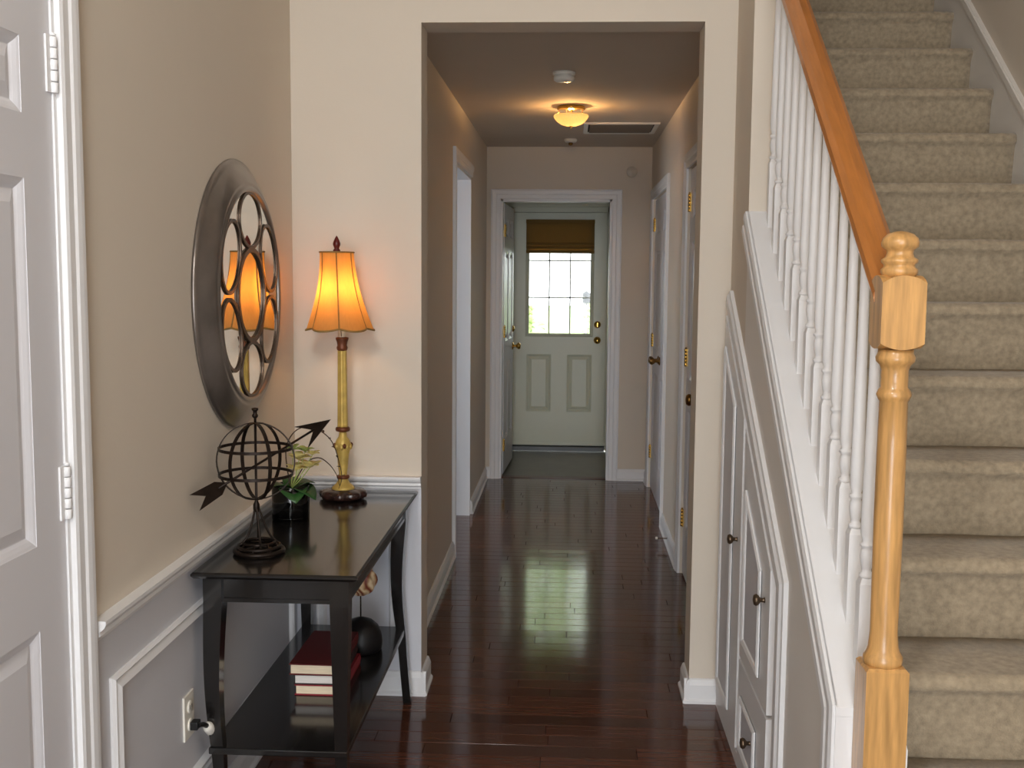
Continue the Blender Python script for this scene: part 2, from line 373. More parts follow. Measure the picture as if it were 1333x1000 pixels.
# front wall left of opening
t = MB().box(XL + .003, YF - .003, .08, XO0, YF, .765).build('trim_4', 'wains'); struct(t, 'painted wainscot field beside the hall opening')
MB().sweep([(-.905, YF - .003, .185), (-.60, YF - .003, .185), (-.60, YF - .003, .655), (-.905, YF - .003, .655)], (0, -1, 0), PAN).build('panel_moulding', 'white', t)
t5 = MB(); rail_prof(t5, (XL + .03, YF, 0), (0, -1, 0), (XO0 - XL - .03, 0, 0)); struct(t5.build('trim_5', 'white'), 'short white chair rail beside the hall opening')
b = MB(); base_prof(b, (XL + .02, YF - .003, 0), (0, -1, 0), (XO0 - XL - .02 + .018, 0, 0)); base_prof(b, (XO0, YF - .018, 0), (1, 0, 0), (0, T + .018, 0))
base_prof(b, (XO1 - .018, YF, 0), (0, -1, 0), (XS - XO1 + .018, 0, 0)); base_prof(b, (XO1, YF - .018, 0), (-1, 0, 0), (0, T + .018, 0))
struct(b.build('baseboard_front', 'white'), 'white baseboard wrapping the corners of the hall opening')
# hall baseboards
b = MB(); base_prof(b, (HL, YF + T, 0), (1, 0, 0), (0, LO0 - .065 - YF - T, 0)); base_prof(b, (HL, LO1 + .03, 0), (1, 0, 0), (0, YE - LO1 - .03, 0)); struct(b.build('baseboard_hall_left', 'white'), 'white baseboard along the left hall wall')
b = MB(); base_prof(b, (HR, YF + T, 0), (-1, 0, 0), (0, N0 - .07 - YF - T, 0)); base_prof(b, (HR, N1 + .07, 0), (-1, 0, 0), (0, K0 - N1 - .14, 0)); base_prof(b, (HR, K1 + .07, 0), (-1, 0, 0), (0, YE - K1 - .07, 0)); struct(b.build('baseboard_hall_right', 'white'), 'white baseboard along the right hall wall')
b = MB(); base_prof(b, (E1 + .07, YE, 0), (0, -1, 0), (HR - E1 - .07, 0, 0)); base_prof(b, (HL, YE, 0), (0, -1, 0), (E0 - .072 - HL, 0, 0)); struct(b.build('baseboard_hall_end', 'white'), 'white baseboard of the end wall')

def casing(name, pts, nrm, label, m='white'):
    return struct(MB().sweep(pts, nrm, CAS, closed=False).build(name, m), label)
# closet door casing on the left wall (path runs so that the profile grows outward)
casing('trim_6', [(XL, D0, 0), (XL, D0, DZ), (XL, D1, DZ), (XL, D1, 0)], (1, 0, 0), 'white casing of the closet door at the far left')
jm = MB().box(XL - .12, D1 - .012, 0, XL + .0, D1, DZ).box(XL - .12, D0, 0, XL, D0 + .012, DZ).box(XL - .12, D0, DZ - .012, XL, D1, DZ)
jm.box(XL - .055, D1 - .024, 0, XL - .04, D1 - .012, DZ - .012); struct(jm.build('trim_7', 'white'), 'white jamb of the closet door at the far left')
# left hall opening
casing('trim_8', [(HL, LO0, 0), (HL, LO0, LZ), (HL, LO1 + .0, LZ)], (1, 0, 0), 'narrow white casing of the left hall doorway')
struct(MB().box(HL - .13, LO0, 0, HL + .002, LO0 + .015, LZ).box(HL - .13, LO1 - .015, 0, HL + .002, LO1, LZ).box(HL - .13, LO0, LZ - .015, HL + .002, LO1, LZ).build('trim_9', 'white'), 'white jamb lining of the left hall doorway')
casing('trim_10', [(HR, N1, 0), (HR, N1, 2.05), (HR, N0, 2.05), (HR, N0, 0)], (-1, 0, 0), 'white casing of the nearer right hall door')
casing('trim_11', [(HR, K1, 0), (HR, K1, 2.05), (HR, K0, 2.05), (HR, K0, 0)], (-1, 0, 0), 'white casing of the double closet doors in the hall')
casing('trim_12', [(E0, YE, 0), (E0, YE, EZ), (E1, YE, EZ), (E1, YE, 0)], (0, -1, 0), 'white casing around the doorway at the end of the hall')
struct(MB().box(E0 - .0, YE - .001, 0, E0 + .015, YE + .121, EZ).box(E1 - .015, YE - .001, 0, E1, YE + .121, EZ).box(E0, YE - .001, EZ - .015, E1, YE + .121, EZ).build('trim_13', 'white'), 'white jamb lining of the end doorway')

# ------------------------------------------------------------------ doors
def door(name, w, h, th, panels, mx, m, label, hinges=(), hinge_mat='brass', extra=None):
    """local: x across, y depth (0 = front face, +y into the door), z up"""
    root = empty(name, mx.translation, label, None, None, 'structure')
    root.rotation_euler = mx.to_euler(); mx = world_of(root)
    xs = sorted({0, w} | {p[0] for p in panels} | {p[2] for p in panels}); zs = sorted({0, h} | {p[1] for p in panels} | {p[3] for p in panels})
    b = MB()
    for i in range(len(xs) - 1):
        for j in range(len(zs) - 1):
            cx, cz = (xs[i] + xs[i + 1]) / 2, (zs[j] + zs[j + 1]) / 2
            ins = [p for p in panels if p[0] < cx < p[2] and p[1] < cz < p[3]]
            if ins:
                if len(ins[0]) > 4: continue
                b.box(xs[i], .011, zs[j], xs[i + 1], th - .011, zs[j + 1], mx)
            else: b.box(xs[i], 0, zs[j], xs[i + 1], th, zs[j + 1], mx)
    for p in panels:
        if len(p) > 4: continue
        for yy, ny in ((.011, -1), (th - .011, 1)):
            pr = [(0, 0), (.0, .010), (-.006, .008), (-.014, .004), (-.020, 0)]
            q = [(p[0], yy, p[1]), (p[2], yy, p[1]), (p[2], yy, p[3]), (p[0], yy, p[3])]
            # profile grows to the inside
            sgn = 1 if ny < 0 else -1
            b.sweep([mx @ V(v) for v in q], mx.to_3x3() @ V((0, ny, 0)), [(-sgn * a_, h_) for a_, h_ in [(-0.0, 0)] + [(-x_, h_) for x_, h_ in [( -0.0, .010), (.006, .008), (.014, .004), (.020, 0)]]] if False else [(a_ * (-1 if ny < 0 else 1) * -1 * (-1), h_) for a_, h_ in pr])
    leaf = b.build('leaf', m, root)
    for p in panels:
        if len(p) > 4: continue
        pb = MB(); g = .022; s_ = .024
        for y0, y1 in ((.011, .0035), (th - .011, th - .0035)):
            o_ = [(p[0] + g, y0, p[1] + g), (p[2] - g, y0, p[1] + g), (p[2] - g, y0, p[3] - g), (p[0] + g, y0, p[3] - g)]
            i_ = [(p[0] + g + s_, y1, p[1] + g + s_), (p[2] - g - s_, y1, p[1] + g + s_), (p[2] - g - s_, y1, p[3] - g - s_), (p[0] + g + s_, y1, p[3] - g - s_)]
            a = [pb.bm.verts.new(mx @ V(v)) for v in o_]; c = [pb.bm.verts.new(mx @ V(v)) for v in i_]
            for k in range(4): pb.bm.faces.new([a[k], a[(k + 1) % 4], c[(k + 1) % 4], c[k]])
            pb.bm.faces.new(c); pb.bm.faces.new(a)
        pb.build('panel', m, root)
    for (hx, hz, hl, sgn) in hinges:
        hb = MB(); r_ = .0075
        for k in range(5):
            z0 = hz - hl / 2 + hl * k / 5
            hb.lathe([(r_ * .9, 0), (r_, .001), (r_, hl / 5 - .003), (r_ * .9, hl / 5 - .002)], mx @ V((hx, -.006, z0)), 12)
        hb.lathe([(r_ * .6, 0), (r_ * .8, .003), (0, .008)], mx @ V((hx, -.006, hz + hl / 2)), 12)
        hb.box(hx, -.0035, hz - hl / 2, hx + sgn * .022, .001, hz + hl / 2, mx)
        hb.box(hx, -.0035, hz - hl / 2, hx - sgn * .008, .001, hz + hl / 2, mx)
        hb.build('hinge', hinge_mat, root)
    return root, mx
def knob(root, mx, x, z, m, side=-1, y=0, r=.027):
    b = MB(); c = mx @ V((x, y, z)); ax = mx.to_3x3() @ V((0, side, 0))
    b.lathe([(r * 1.15, 0), (r * 1.15, .004), (r * .9, .009), (r * .4, .012), (r * .38, .030), (r * .7, .036), (r, .048), (r * 1.0, .056), (r * .75, .066), (0, .069)], c, 20, ax)
    return b.build('door_knob', m, root)
def sixpanel(w):
    s_ = .115; mid = .1; pw = (w - 2 * s_ - mid) / 2; P = []
    for x0 in (s_, s_ + pw + mid):
        P += [(x0, .25, x0 + pw, .84), (x0, 1.0, x0 + pw, 1.675), (x0, 1.79, x0 + pw, 1.925)]
    return P
# closet door at far left: local x -> +Y, y(depth) -> -X
mxL = Matrix(((0, -1, 0, XL - .004), (1, 0, 0, D0 + .016), (0, 0, 1, .012), (0, 0, 0, 1)))
d1, m1 = door('door_1', D1 - D0 - .030, 2.016, .035, sixpanel(D1 - D0 - .030), mxL, 'door', 'white six-panel closet door at the far left with painted hinges',
              [(D1 - D0 - .028, 1.895, .105, -1), (D1 - D0 - .028, 1.08, .105, -1), (D1 - D0 - .028, .22, .105, -1)], 'white')
knob(d1, m1, .06, .92, 'brassd')
# right hall doors: local x -> -Y (so front face looks to -X), depth -> +X ;
mxR = Matrix(((0, 1, 0, HR + .012), (-1, 0, 0, N1 - .008), (0, 0, 1, .012), (0, 0, 0, 1)))
W2 = N1 - N0 - .016
d2, m2 = door('door_2', W2, 2.03, .035, sixpanel(W2), mxR, 'door', 'nearer white six-panel door on the right of the hall',
              [(.0, 1.87, .09, 1), (.0, 1.10, .09, 1), (.0, .28, .09, 1)], 'brass')
knob(d2, m2, W2 - .06, .955, 'brassd')
KM = (K0 + K1) / 2
for nm, ya, hx, kx, lab in (('door_3', K1 - .008, 0, 1, 'farther leaf of the white double closet doors in the hall'), ('door_4', KM - .002, 1, 0, 'nearer leaf of the white double closet doors in the hall')):
    Wk = KM - K0 - .010
    mxK = Matrix(((0, 1, 0, HR + .012), (-1, 0, 0, ya), (0, 0, 1, .012), (0, 0, 0, 1)))
    pk = [(.10, .25, Wk - .10, .84), (.10, 1.0, Wk - .10, 1.675), (.10, 1.79, Wk - .10, 1.925)]
    dk, mk = door(nm, Wk, 2.03, .035, pk, mxK, 'door', lab, [(Wk * hx, 1.86, .09, 1 - 2 * hx), (Wk * hx, 1.05, .09, 1 - 2 * hx), (Wk * hx, .25, .09, 1 - 2 * hx)], 'brass')
    knob(dk, mk, Wk - .05 if kx else .05, .95, 'brassd', r=.024)
# open interior door swung into the vestibule
ang = math.atan2(.032, .74)
cx, sx = math.cos(ang), math.sin(ang)
W5 = .74
# local x runs from far free edge back to the hinge ; front face (y=0) looks to +X
mxV = Matrix.Translation(V((E0 + .020, YE + .125, .012))) @ Matrix.Rotation(PI / 2 - ang, 4, 'Z')
d5, m5 = door('door_5', W5, 2.03, .035, sixpanel(W5), mxV, 'door', 'white panelled door standing open into the vestibule',
              [(-.004, 1.83, .09, 1), (-.004, 1.08, .09, 1), (-.004, .22, .09, 1)], 'brass')
knob(d5, m5, W5 - .06, .93, 'brass', -1)
knob(d5, m5, W5 - .06, .93, 'brass', 1, .035)
m_ = MB(); c_ = m5 @ V((W5 - .06, 0, 1.07)); m_.lathe([(.026, 0), (.026, .006), (.016, .016), (0, .018)], c_, 18, m5.to_3x3() @ V((0, -1, 0))); m_.build('deadbolt', 'brass', d5)
# exterior back door
We = X1e - X0e; he = Z1e - Z0e
gx0, gx1, gz0, gz1 = -.363 - X0e, .176 - X0e, 1.008 - Z0e, 1.955 - Z0e
mxE = Matrix.Translation((X0e, 9.47, Z0e))
pe = [(.115, .29, .330, .790), (We - .330, .29, We - .115, .790), (gx0, gz0, gx1, gz1, 'hole')]
d6, m6 = door('door_6', We, he, .044, pe, mxE, 'gloss', 'greenish white half-glazed back door at the end of the hall', [], 'brass')
b = MB(); fr = [(0, 0), (0, .012), (.012, .016), (.026, .012), (.030, 0)]
b.sweep([m6 @ V(q) for q in ((gx0, 0, gz0), (gx1, 0, gz0), (gx1, 0, gz1), (gx0, 0, gz1))], (0, -1, 0), [(-a_ + .008, h_) for a_, h_ in fr])
b.build('glazing_frame', 'gloss', d6)
for i in range(3):
    for j in range(3):
        xa = gx0 + (gx1 - gx0) * i / 3; xb = gx0 + (gx1 - gx0) * (i + 1) / 3; za = gz0 + (gz1 - gz0) * j / 3; zb = gz0 + (gz1 - gz0) * (j + 1) / 3
        MB().box(xa + .001, .020, za + .001, xb - .001, .024, zb - .001, m6).build('pane', 'pane', d6)
for i in (1, 2):
    xa = gx0 + (gx1 - gx0) * i / 3; MB().box(xa - .006, .0165, gz0, xa + .006, .0195, gz1, m6).box(xa - .006, .0245, gz0, xa + .006, .0275, gz1, m6).build('muntin', 'grid', d6)
    za = gz0 + (gz1 - gz0) * i / 3; MB().box(gx0, .0165, za - .006, gx1, .0195, za + .006, m6).box(gx0, .0245, za - .006, gx1, .0275, za + .006, m6).build('muntin', 'grid', d6)
knob(d6, m6, We - .072, .915, 'brass')
b = MB(); b.lathe([(.030, 0), (.030, .006), (.022, .012), (.012, .018), (0, .020)], m6 @ V((We - .072, 0, 1.05)), 20, (0, -1, 0)); b.box(We - .076, -.034, 1.032, We - .068, -.016, 1.068, m6); b.build('deadbolt', 'brass', d6)
MB().box(-.004, -.010, -.0, We + .004, .0, .030, m6).build('sweep_strip', 'gloss', d6)
# frame of exterior door + sill
struct(MB().box(X0e - .05, 9.455, 0, X0e - .004, 9.6, Z1e + .05).box(X1e + .004, 9.455, 0, X1e + .05, 9.6, Z1e + .05).box(X0e - .05, 9.455, Z1e + .004, X1e + .05, 9.6, Z1e + .05).build('trim_14', 'gloss'), 'white frame of the back door')
struct(MB().box(X0e - .045, 9.515, 0, X0e + .014, 9.535, Z1e + .04).box(X1e - .014, 9.515, 0, X1e + .045, 9.535, Z1e + .04).box(X0e - .045, 9.515, Z1e - .014, X1e + .045, 9.535, Z1e + .04).box(X0e - .04, 9.515, .0, X1e + .04, 9.535, Z0e + .012).build('trim_21', 'gloss'), 'door stop strips behind the back door')
struct(MB().box(X0e, 9.42, 0, X1e, 9.6, .034).build('trim_15', 'grey'), 'metal sill under the back door')
casing('trim_16', [(X0e - .045, 9.455, 0), (X0e - .045, 9.455, Z1e + .045), (X1e + .045, 9.455, Z1e + .045), (X1e + .045, 9.455, 0)], (0, -1, 0), 'casing round the back door', 'gloss')
# bamboo shade
bs = empty('roman_shade', (-.09, 9.445, 1.98), 'woven bamboo roman shade pulled up over the top of the back door glass', 'window shade')
MB().box(-.385, 9.420, 1.955, .200, 9.466, 1.985).build('head_rail', 'bamboo', bs)
MB().box(-.380, 9.4365, 1.704, .195, 9.4395, 1.955).build('lining', 'bamboo', bs)
nsl = 22
for k in range(nsl):
    z0 = 1.955 - (k + 1) * .0098
    MB().box(-.383, 9.432 + (k % 2) * .0015, z0 + .0012, .198, 9.4355 + (k % 2) * .0015, z0 + .0092).build('slat', 'bamboo', bs)
for k in range(3):
    z0 = 1.80 - k * .034
    MB().lathe([(.002, 0), (.009, .004), (.009, .574), (.002, .578)], (-.381, 9.425, z0 - .04 + .02), 10, (1, 0, 0)).build('fold', 'bamboo', bs)
MB().box(-.383, 9.424, 1.700, .198, 9.431, 1.728).build('bottom_rail', 'bamboo', bs)

# ------------------------------------------------------------------ stairs
s0Y, s0z, tr, ri = 2.298, .689, .2345, .1902
st = empty('staircase', (1.1, 2.3, 0), 'taupe carpeted staircase rising along the right wall', 'staircase')
SX0, SX1 = XS1 + .006, XR - .002
def stepmesh(Y, z, depth):
    b = MB(); ov = .012; n = 14
    prof = [(Y + .016, z - ri - .02), (Y + .016, z - ri + .004), (Y + .008, z - .11), (Y + .002, z - .055), (Y - .004, z - .040)]
    for k in range(8):
        a = R(200 - 110 * k / 7); prof.append((Y - ov + .020 + math.cos(a) * .024, z - .024 + math.sin(a) * .024))
    prof += [(Y + depth * .5, z + .001), (Y + depth + .01, z - .002), (Y + depth + .01, z - ri - .02)]
    xs = [SX0 + (SX1 - SX0) * i / n for i in range(n + 1)]; rows = []
    for x in xs:
        rows.append([b.bm.verts.new((x, p + random.uniform(-.0012, .0012), q + random.uniform(-.0012, .0012))) for p, q in prof])
    m = len(prof)
    for A, B in zip(rows, rows[1:]):
        for k in range(m):
            f = b.bm.faces.new([A[k], A[(k + 1) % m], B[(k + 1) % m], B[k]]); f.smooth = True
    b.bm.faces.new(rows[0]); b.bm.faces.new(rows[-1])
    return b
for k in range(-1, 13):
    if k == -1: stepmesh(s0Y - tr, s0z - ri, tr).build('step', 'carpet', st)
    else: stepmesh(s0Y + tr * k, s0z + ri * k, tr).build('step', 'carpet', st)
MB().box(SX0, s0Y + tr * 13, s0z + ri * 12 - .2, SX1, 6.897, s0z + ri * 12).build('upper_landing', 'carpet', st)
MB().box(SX0, 1.0, 0, SX1, s0Y - tr - .002, s0z - 2 * ri).build('lower_landing', 'carpet', st)
# skirt board on the right wall
b = MB(); pts = []
for Y, d in ((2.0, .13), (5.3, .13)): pts.append((XR, Y, s0z + .811 * (Y - s0Y) + d))
for Y, d in ((5.3, -.3), (2.0, -.3)): pts.append((XR, Y, s0z + .811 * (Y - s0Y) + d))
b.prism(pts, (-.016, 0, 0))
b.prism([(XR - .016, 2.0, s0z + .811 * (2.0 - s0Y) + .10), (XR - .016, 5.3, s0z + .811 * (5.3 - s0Y) + .10), (XR - .016, 5.3, s0z + .811 * (5.3 - s0Y) + .128), (XR - .016, 2.0, s0z + .811 * (2.0 - s0Y) + .128)], (-.008, 0, 0))
struct(b.build('trim_17', 'knee'), 'painted skirt board climbing the right stair wall')
# knee wall with sloping cap
ka, ks, kY0 = -1.1154, .8111, 2.185
def kz(Y): return ka + ks * Y
struct(MB().prism([(XS, kY0 + .008, 0), (XS, 3.5, 0), (XS, 3.5, kz(3.5) - .022), (XS, kY0 + .008, kz(kY0 + .008) - .022)], (XS1 - XS, 0, 0)).build('wall_knee', 'knee'), 'low wall under the balusters with the cupboard doors in it')
b = MB().prism([(XS - .004, kY0 - .004, kz(kY0) - .022), (XS - .004, 3.5, kz(3.5) - .022), (XS - .004, 3.5, kz(3.5)), (XS - .004, kY0 - .004, kz(kY0 - .004))], (XS1 - XS + .006, 0, 0))
b.box(XS - .0035, kY0 - .0035, 0, XS1 + .002, kY0 + .010, kz(kY0) - .0225)
struct(b.build('trim_18', 'white'), 'white sloping cap on the low stair wall')
BAND = [(0, 0), (0, .010), (.012, .014), (.03, .014), (.034, .009), (.052, .009), (.056, .013), (.078, .013), (.086, .008), (.092, .006), (.092, 0)]
b = MB().sweep([(XS, 3.5, kz(3.5)), (XS, kY0, kz(kY0)), (XS, kY0, 0)], (-1, 0, 0), [(-a_, h_) for a_, h_ in BAND], closed=False)
struct(b.build('trim_19', 'white'), 'moulded white band following the slope of the stair wall')
# white inner skirt beside the steps
b = MB(); b.prism([(XS1, 2.10, kz(2.10) - .02), (XS1, 3.5, kz(3.5) - .02), (XS1, 3.5, kz(3.5) + .015), (XS1, 2.10, kz(2.10) + .015)], (.005, 0, 0))
struct(b.build('trim_20', 'white'), 'thin white skirt between balusters and carpeted steps')

# ------------------------------------------------------------------ balustrade
XB = .6165
rg = empty('stair_railing', (.624, 2.138, 0), 'oak handrail with newel post and white turned balusters beside the stairs', 'stair railing')
rs, rY0, rz0 = .765, 2.165, 1.450       # underside of the handrail
def rz(Y): return rz0 + rs * (Y - rY0)
for i in range(13):
    Y = 3.45 - i * .0999; z0 = kz(Y) - .012; z1 = rz(Y) + .012; hh = z1 - z0
    b = MB(); s_ = .0155; sb = .175
    # foot cut to the slope of the cap
    zz = [kz(Y - s_) - .003, kz(Y + s_) - .003]
    vs = [(XB - s_, Y - s_, zz[0]), (XB + s_, Y - s_, zz[0]), (XB + s_, Y + s_, zz[1]), (XB - s_, Y + s_, zz[1])]
    zt = z0 + sb + .02
    A = [b.bm.verts.new(v) for v in vs]; B_ = [b.bm.verts.new((v[0], v[1], zt)) for v in vs]; Cc = [b.bm.verts.new((XB + (v[0] - XB) * .7, Y + (v[1] - Y) * .7, zt + .012)) for v in vs]
    for P, Q in ((A, B_), (B_, Cc)):
        for k in range(4): b.bm.faces.new([P[k], P[(k + 1) % 4], Q[(k + 1) % 4], Q[k]])
    b.bm.faces.new(A[::-1]); b.bm.faces.new(Cc)
    q = zt + .010
    prof = [(.0105, 0), (.0150, .005), (.0150, .010), (.010, .014), (.0095, .020), (.0125, .030), (.0145, .045), (.0130, .058), (.0105, .064), (.0150, .069), (.0150, .074), (.0100, .078), (.0145, .095), (.0150, .12), (.0135, .22), (.0110, .40), (.0090, z1 - q)]
    b.lathe(prof, (XB, Y, q), 14)
    b.build('baluster', 'white', rg)
# handrail
def railprofile():
    h = .058
    return [(-.020, 0), (.020, 0), (.025, .008), (.023, .018), (.033, .026), (.036, .036), (.033, .048), (.021, .057), (0, .061), (-.021, .057), (-.033, .048), (-.036, .036), (-.033, .026), (-.023, .018), (-.025, .008)]
n_ = 1 / math.sqrt(1 + rs * rs); nv = V((0, -rs * n_, n_)); b = MB()
Ya, Yb_ = 2.150, 4.6
pa = [V((XB + x, Ya, rz(Ya))) + V((0, 0, h_ / n_)) for x, h_ in railprofile()]
b.prism(pa, (0, Yb_ - Ya, rs * (Yb_ - Ya)))
b.build('handrail', 'oakrail', rg, False)
# newel post
nx, ny, hw = .624, 2.138, .0410
nw = MB()
def sqblock(b, z0, z1, hw, ch=.010):
    rows = [(hw - ch, z0), (hw, z0 + ch * 1.0), (hw, z1 - ch * 1.0), (hw - ch, z1)]; R_ = []
    for w_, z in rows: R_.append([b.bm.verts.new((nx + a * w_, ny + c * w_, z)) for a, c in ((-1, -1), (1, -1), (1, 1), (-1, 1))])
    for A, B in zip(R_, R_[1:]):
        for k in range(4): b.bm.faces.new([A[k], A[(k + 1) % 4], B[(k + 1) % 4], B[k]])
    b.bm.faces.new(R_[0][::-1]); b.bm.faces.new(R_[-1])
def octblock(b, z0, z1, hw):
    # block whose face ends in a shallow arch, as a turned square
    for side in range(4):
        rot = Matrix.Rotation(side * PI / 2, 3, 'Z'); n = 10; outer = []
        pts = []
        for k in range(n + 1):
            u = -1 + 2 * k / n; dz = .014 * (u * u); pts.append((u * hw, -hw, z1 - dz))
        for k in range(n, -1, -1):
            u = -1 + 2 * k / n; dz = .012 * (u * u); pts.append((u * hw, -hw, z0 + dz))
        b.bm.faces.new([b.bm.verts.new(rot @ V(p) + V((nx, ny, 0))) for p in pts])
        for zc, zz, sgn in ((z1, z1 + .004, 1), (z0, z0 - .004, -1)):
            for k in range(n):
                u0, u1 = -1 + 2 * k / n, -1 + 2 * (k + 1) / n; c = .014 if sgn > 0 else .012
                q = [(u0 * hw, -hw, zc - sgn * c * u0 * u0), (u1 * hw, -hw, zc - sgn * c * u1 * u1), (0, 0, zz)]
                b.bm.faces.new([b.bm.verts.new(rot @ V(p) + V((nx, ny, 0))) for p in q])
sqblock(nw, 0, .765, hw, .006)
nw.lathe([(.036, .763), (.038, .772), (.038, .780), (.032, .790), (.0290, .80), (.0265, .83), (.0270, .92), (.0280, 1.05), (.0275, 1.20), (.0265, 1.285), (.030, 1.290), (.033, 1.298), (.030, 1.306), (.0255, 1.312), (.0255, 1.345), (.029, 1.355), (.036, 1.362), (.037, 1.370), (.033, 1.378), (.033, 1.385)], (nx, ny, 0), 32)
octblock(nw, 1.386, 1.526, hw)
nw.lathe([(.026, 1.520), (.034, 1.530), (.0345, 1.537), (.029, 1.542), (.029, 1.546), (.034, 1.551), (.034, 1.556), (.026, 1.561), (.024, 1.568), (.026, 1.574), (.034, 1.580), (.0350, 1.588), (.0325, 1.596), (.024, 1.604), (.012, 1.6085), (0, 1.610)], (nx, ny, 0), 32)
bmesh.ops.remove_doubles(nw.bm, verts=nw.bm.verts, dist=.00005)
nw.build('newel_post', 'oak', rg)

# ------------------------------------------------------------------ cupboard under the stairs
XC = XS
uc = empty('under_stair_cupboard', (XC, 3.2, 0), 'white cupboard with sloping doors built under the stairs', 'cupboard')
sl = .66
def poly(pts): return [(XC, y_, z_) for y_, z_ in pts]
def slab(b, pts, h, x=0): return b.prism([(XC - x, y_, z_) for y_, z_ in pts], (-h, 0, 0))
zi = lambda Y: .728 + sl * (Y - 2.770)      # inner line of the casing
outer = [(3.815, .0), (3.815, zi(3.815)), (2.770, .728), (2.770, .0)]
b = MB(); CF = [(0, 0), (0, .016), (.010, .020), (.045, .020), (.055, .014), (.066, .012), (.066, 0)]
b.sweep([(XC, 3.815, zi(3.815)), (XC, 2.770, .728), (XC, 2.770, 0)], (-1, 0, 0), CF, closed=False)
b.build('casing', 'white', uc)
b = MB(); slab(b, [(3.812, 0), (3.812, .04), (2.785, .04), (2.785, 0)], .016); b.build('plinth', 'white', uc)
b = MB(); slab(b, [(3.812, .04), (3.812, zi(3.81)), (2.772, .728), (2.772, .04)], .003); b.build('backing', 'knee', uc)
def cabdoor(name, P, inner, knobpos):
    d = MB(); slab(d, P, .016, .003); o = d.build(name, 'white', uc)
    q = MB(); q.sweep([(XC - .019, y_, z_) for y_, z_ in inner], (-1, 0, 0), [(0, 0), (0, .006), (.008, .010), (.018, .006), (.022, 0)])
    q.build('panel_moulding', 'white', o)
    r_ = MB(); slab(r_, inner, .002, .0192); r_.build('panel', 'wains', o)
    k = MB(); c = (XC - .019, knobpos[0], knobpos[1]); k.lathe([(.008, 0), (.006, .004), (.006, .012), (.014, .018), (.0165, .024), (.013, .030), (0, .033)], c, 18, (-1, 0, 0))
    k.build('knob', 'knob', o)
    return o
za = lambda Y, d=.022: zi(Y) - d
cabdoor('door', [(3.802, .048), (3.802, za(3.802)), (3.352, za(3.352)), (3.352, .048)], [(3.50, .11), (3.765, .11), (3.765, za(3.765, .10)), (3.50, za(3.50, .10))][::-1], (3.415, .70))
cabdoor('door', [(3.312, .362), (3.312, za(3.312)), (2.800 + .045, za(2.845)), (2.845, .362)], [(2.965, .42), (3.250, .42), (3.250, za(3.25, .155)), (2.965, za(2.965, .135))][::-1], (2.915, .655))
cabdoor('drawer', [(3.312, .048), (3.312, .350), (2.845, .350), (2.845, .048)], [(2.985, .09), (3.255, .09), (3.255, .255), (2.985, .255)][::-1], (3.06, .19))

# ------------------------------------------------------------------ console table
tx0, tx1, ty0, ty1, tz = -.962, -.530, 2.700, 3.815, .755
tb = empty('console_table', ((tx0 + tx1) / 2, (ty0 + ty1) / 2, 0), 'black console table with curved legs and low shelf against the left wall', 'table')
b = MB(); R_ = []
for ins, z in ((.006, tz), (0, tz - .004), (0, tz - .009), (.012, tz - .018), (.020, tz - .020)):
    wl = min(ins, .004)
    R_.append([b.bm.verts.new(p) for p in ((tx0 + wl, ty0 + ins, z), (tx1 - ins, ty0 + ins, z), (tx1 - ins, ty1 - wl, z), (tx0 + wl, ty1 - wl, z))])
for A, B in zip(R_, R_[1:]):
    for k in range(4): b.bm.faces.new([A[k], A[(k + 1) % 4], B[(k + 1) % 4], B[k]])
b.bm.faces.new(R_[0]); b.bm.faces.new(R_[-1][::-1]); b.build('tabletop', 'black', tb)
ax0, ax1, ay0, ay1 = tx0 + .018, tx1 - .03, ty0 + .035, ty1 - .035
b = MB(); za0, za1 = .668, tz - .0195
for (p, q, r_, s_) in ((ax0 + .05, ay0 + .012, ax1 - .04, ay0 + .03), (ax0 + .05, ay1 - .03, ax1 - .04, ay1 - .012), (ax0 + .008, ay0 + .05, ax0 + .026, ay1 - .05), (ax1 - .026, ay0 + .05, ax1 - .008, ay1 - .05)):
    b.box(p, q, za0, r_, s_, za1)
b.box(ax0 + .05, ay0 + .007, za0, ax1 - .04, ay0 + .033, za0 + .010); b.box(ax1 - .03, ay0 + .05, za0, ax1 - .004, ay1 - .05, za0 + .010)
b.build('apron', 'black', tb)
def leg(cx_, cy_, off, offy=(0, 0)):
    b = MB(); rows = []
    n = 20
    for i in range(n + 1):
        t = i / n; z = .7355 * (1 - t)
        if z > .66: hw_, dx = .0245, 0
        else:
            u = (.66 - z) / .66
            hw_ = .0245 - .0105 * min(1, u / .75) + .001 * max(0, u - .75)
            dx = 1
        u = max(0, (.66 - z) / .66)
        sx_ = off[0] * math.sin(min(1, u / .62) * PI) + off[1] * (max(0, (u - .35) / .65) ** 1.6)
        sy_ = offy[0] * math.sin(min(1, u / .62) * PI) + offy[1] * (max(0, (u - .35) / .65) ** 1.6)
        rows.append([b.bm.verts.new((cx_ + sx_ + a * hw_, cy_ + sy_ + c * hw_, z)) for a, c in ((-1, -1), (1, -1), (1, 1), (-1, 1))])
    for A, B in zip(rows, rows[1:]):
        for k in range(4): b.bm.faces.new([A[k], A[(k + 1) % 4], B[(k + 1) % 4], B[k]])
    b.bm.faces.new(rows[0]); b.bm.faces.new(rows[-1][::-1])
    b.build('leg', 'black', tb)
leg(ax0 + .026, ay0 + .026, (-.005, .009), (-.008, .016))
leg(ax1 - .026, ay0 + .026, (0, .002), (0, .0))
leg(ax1 - .026, ay1 - .026, (-.010, .026), (0, .004))
leg(ax0 + .026, ay1 - .026, (0, .0), (0, .0))
b = MB().box(ax0 + .006, ay0 + .006, .254, ax1 - .008, ay1 - .004, .272, bevel=.003); b.build('shelf', 'black', tb)

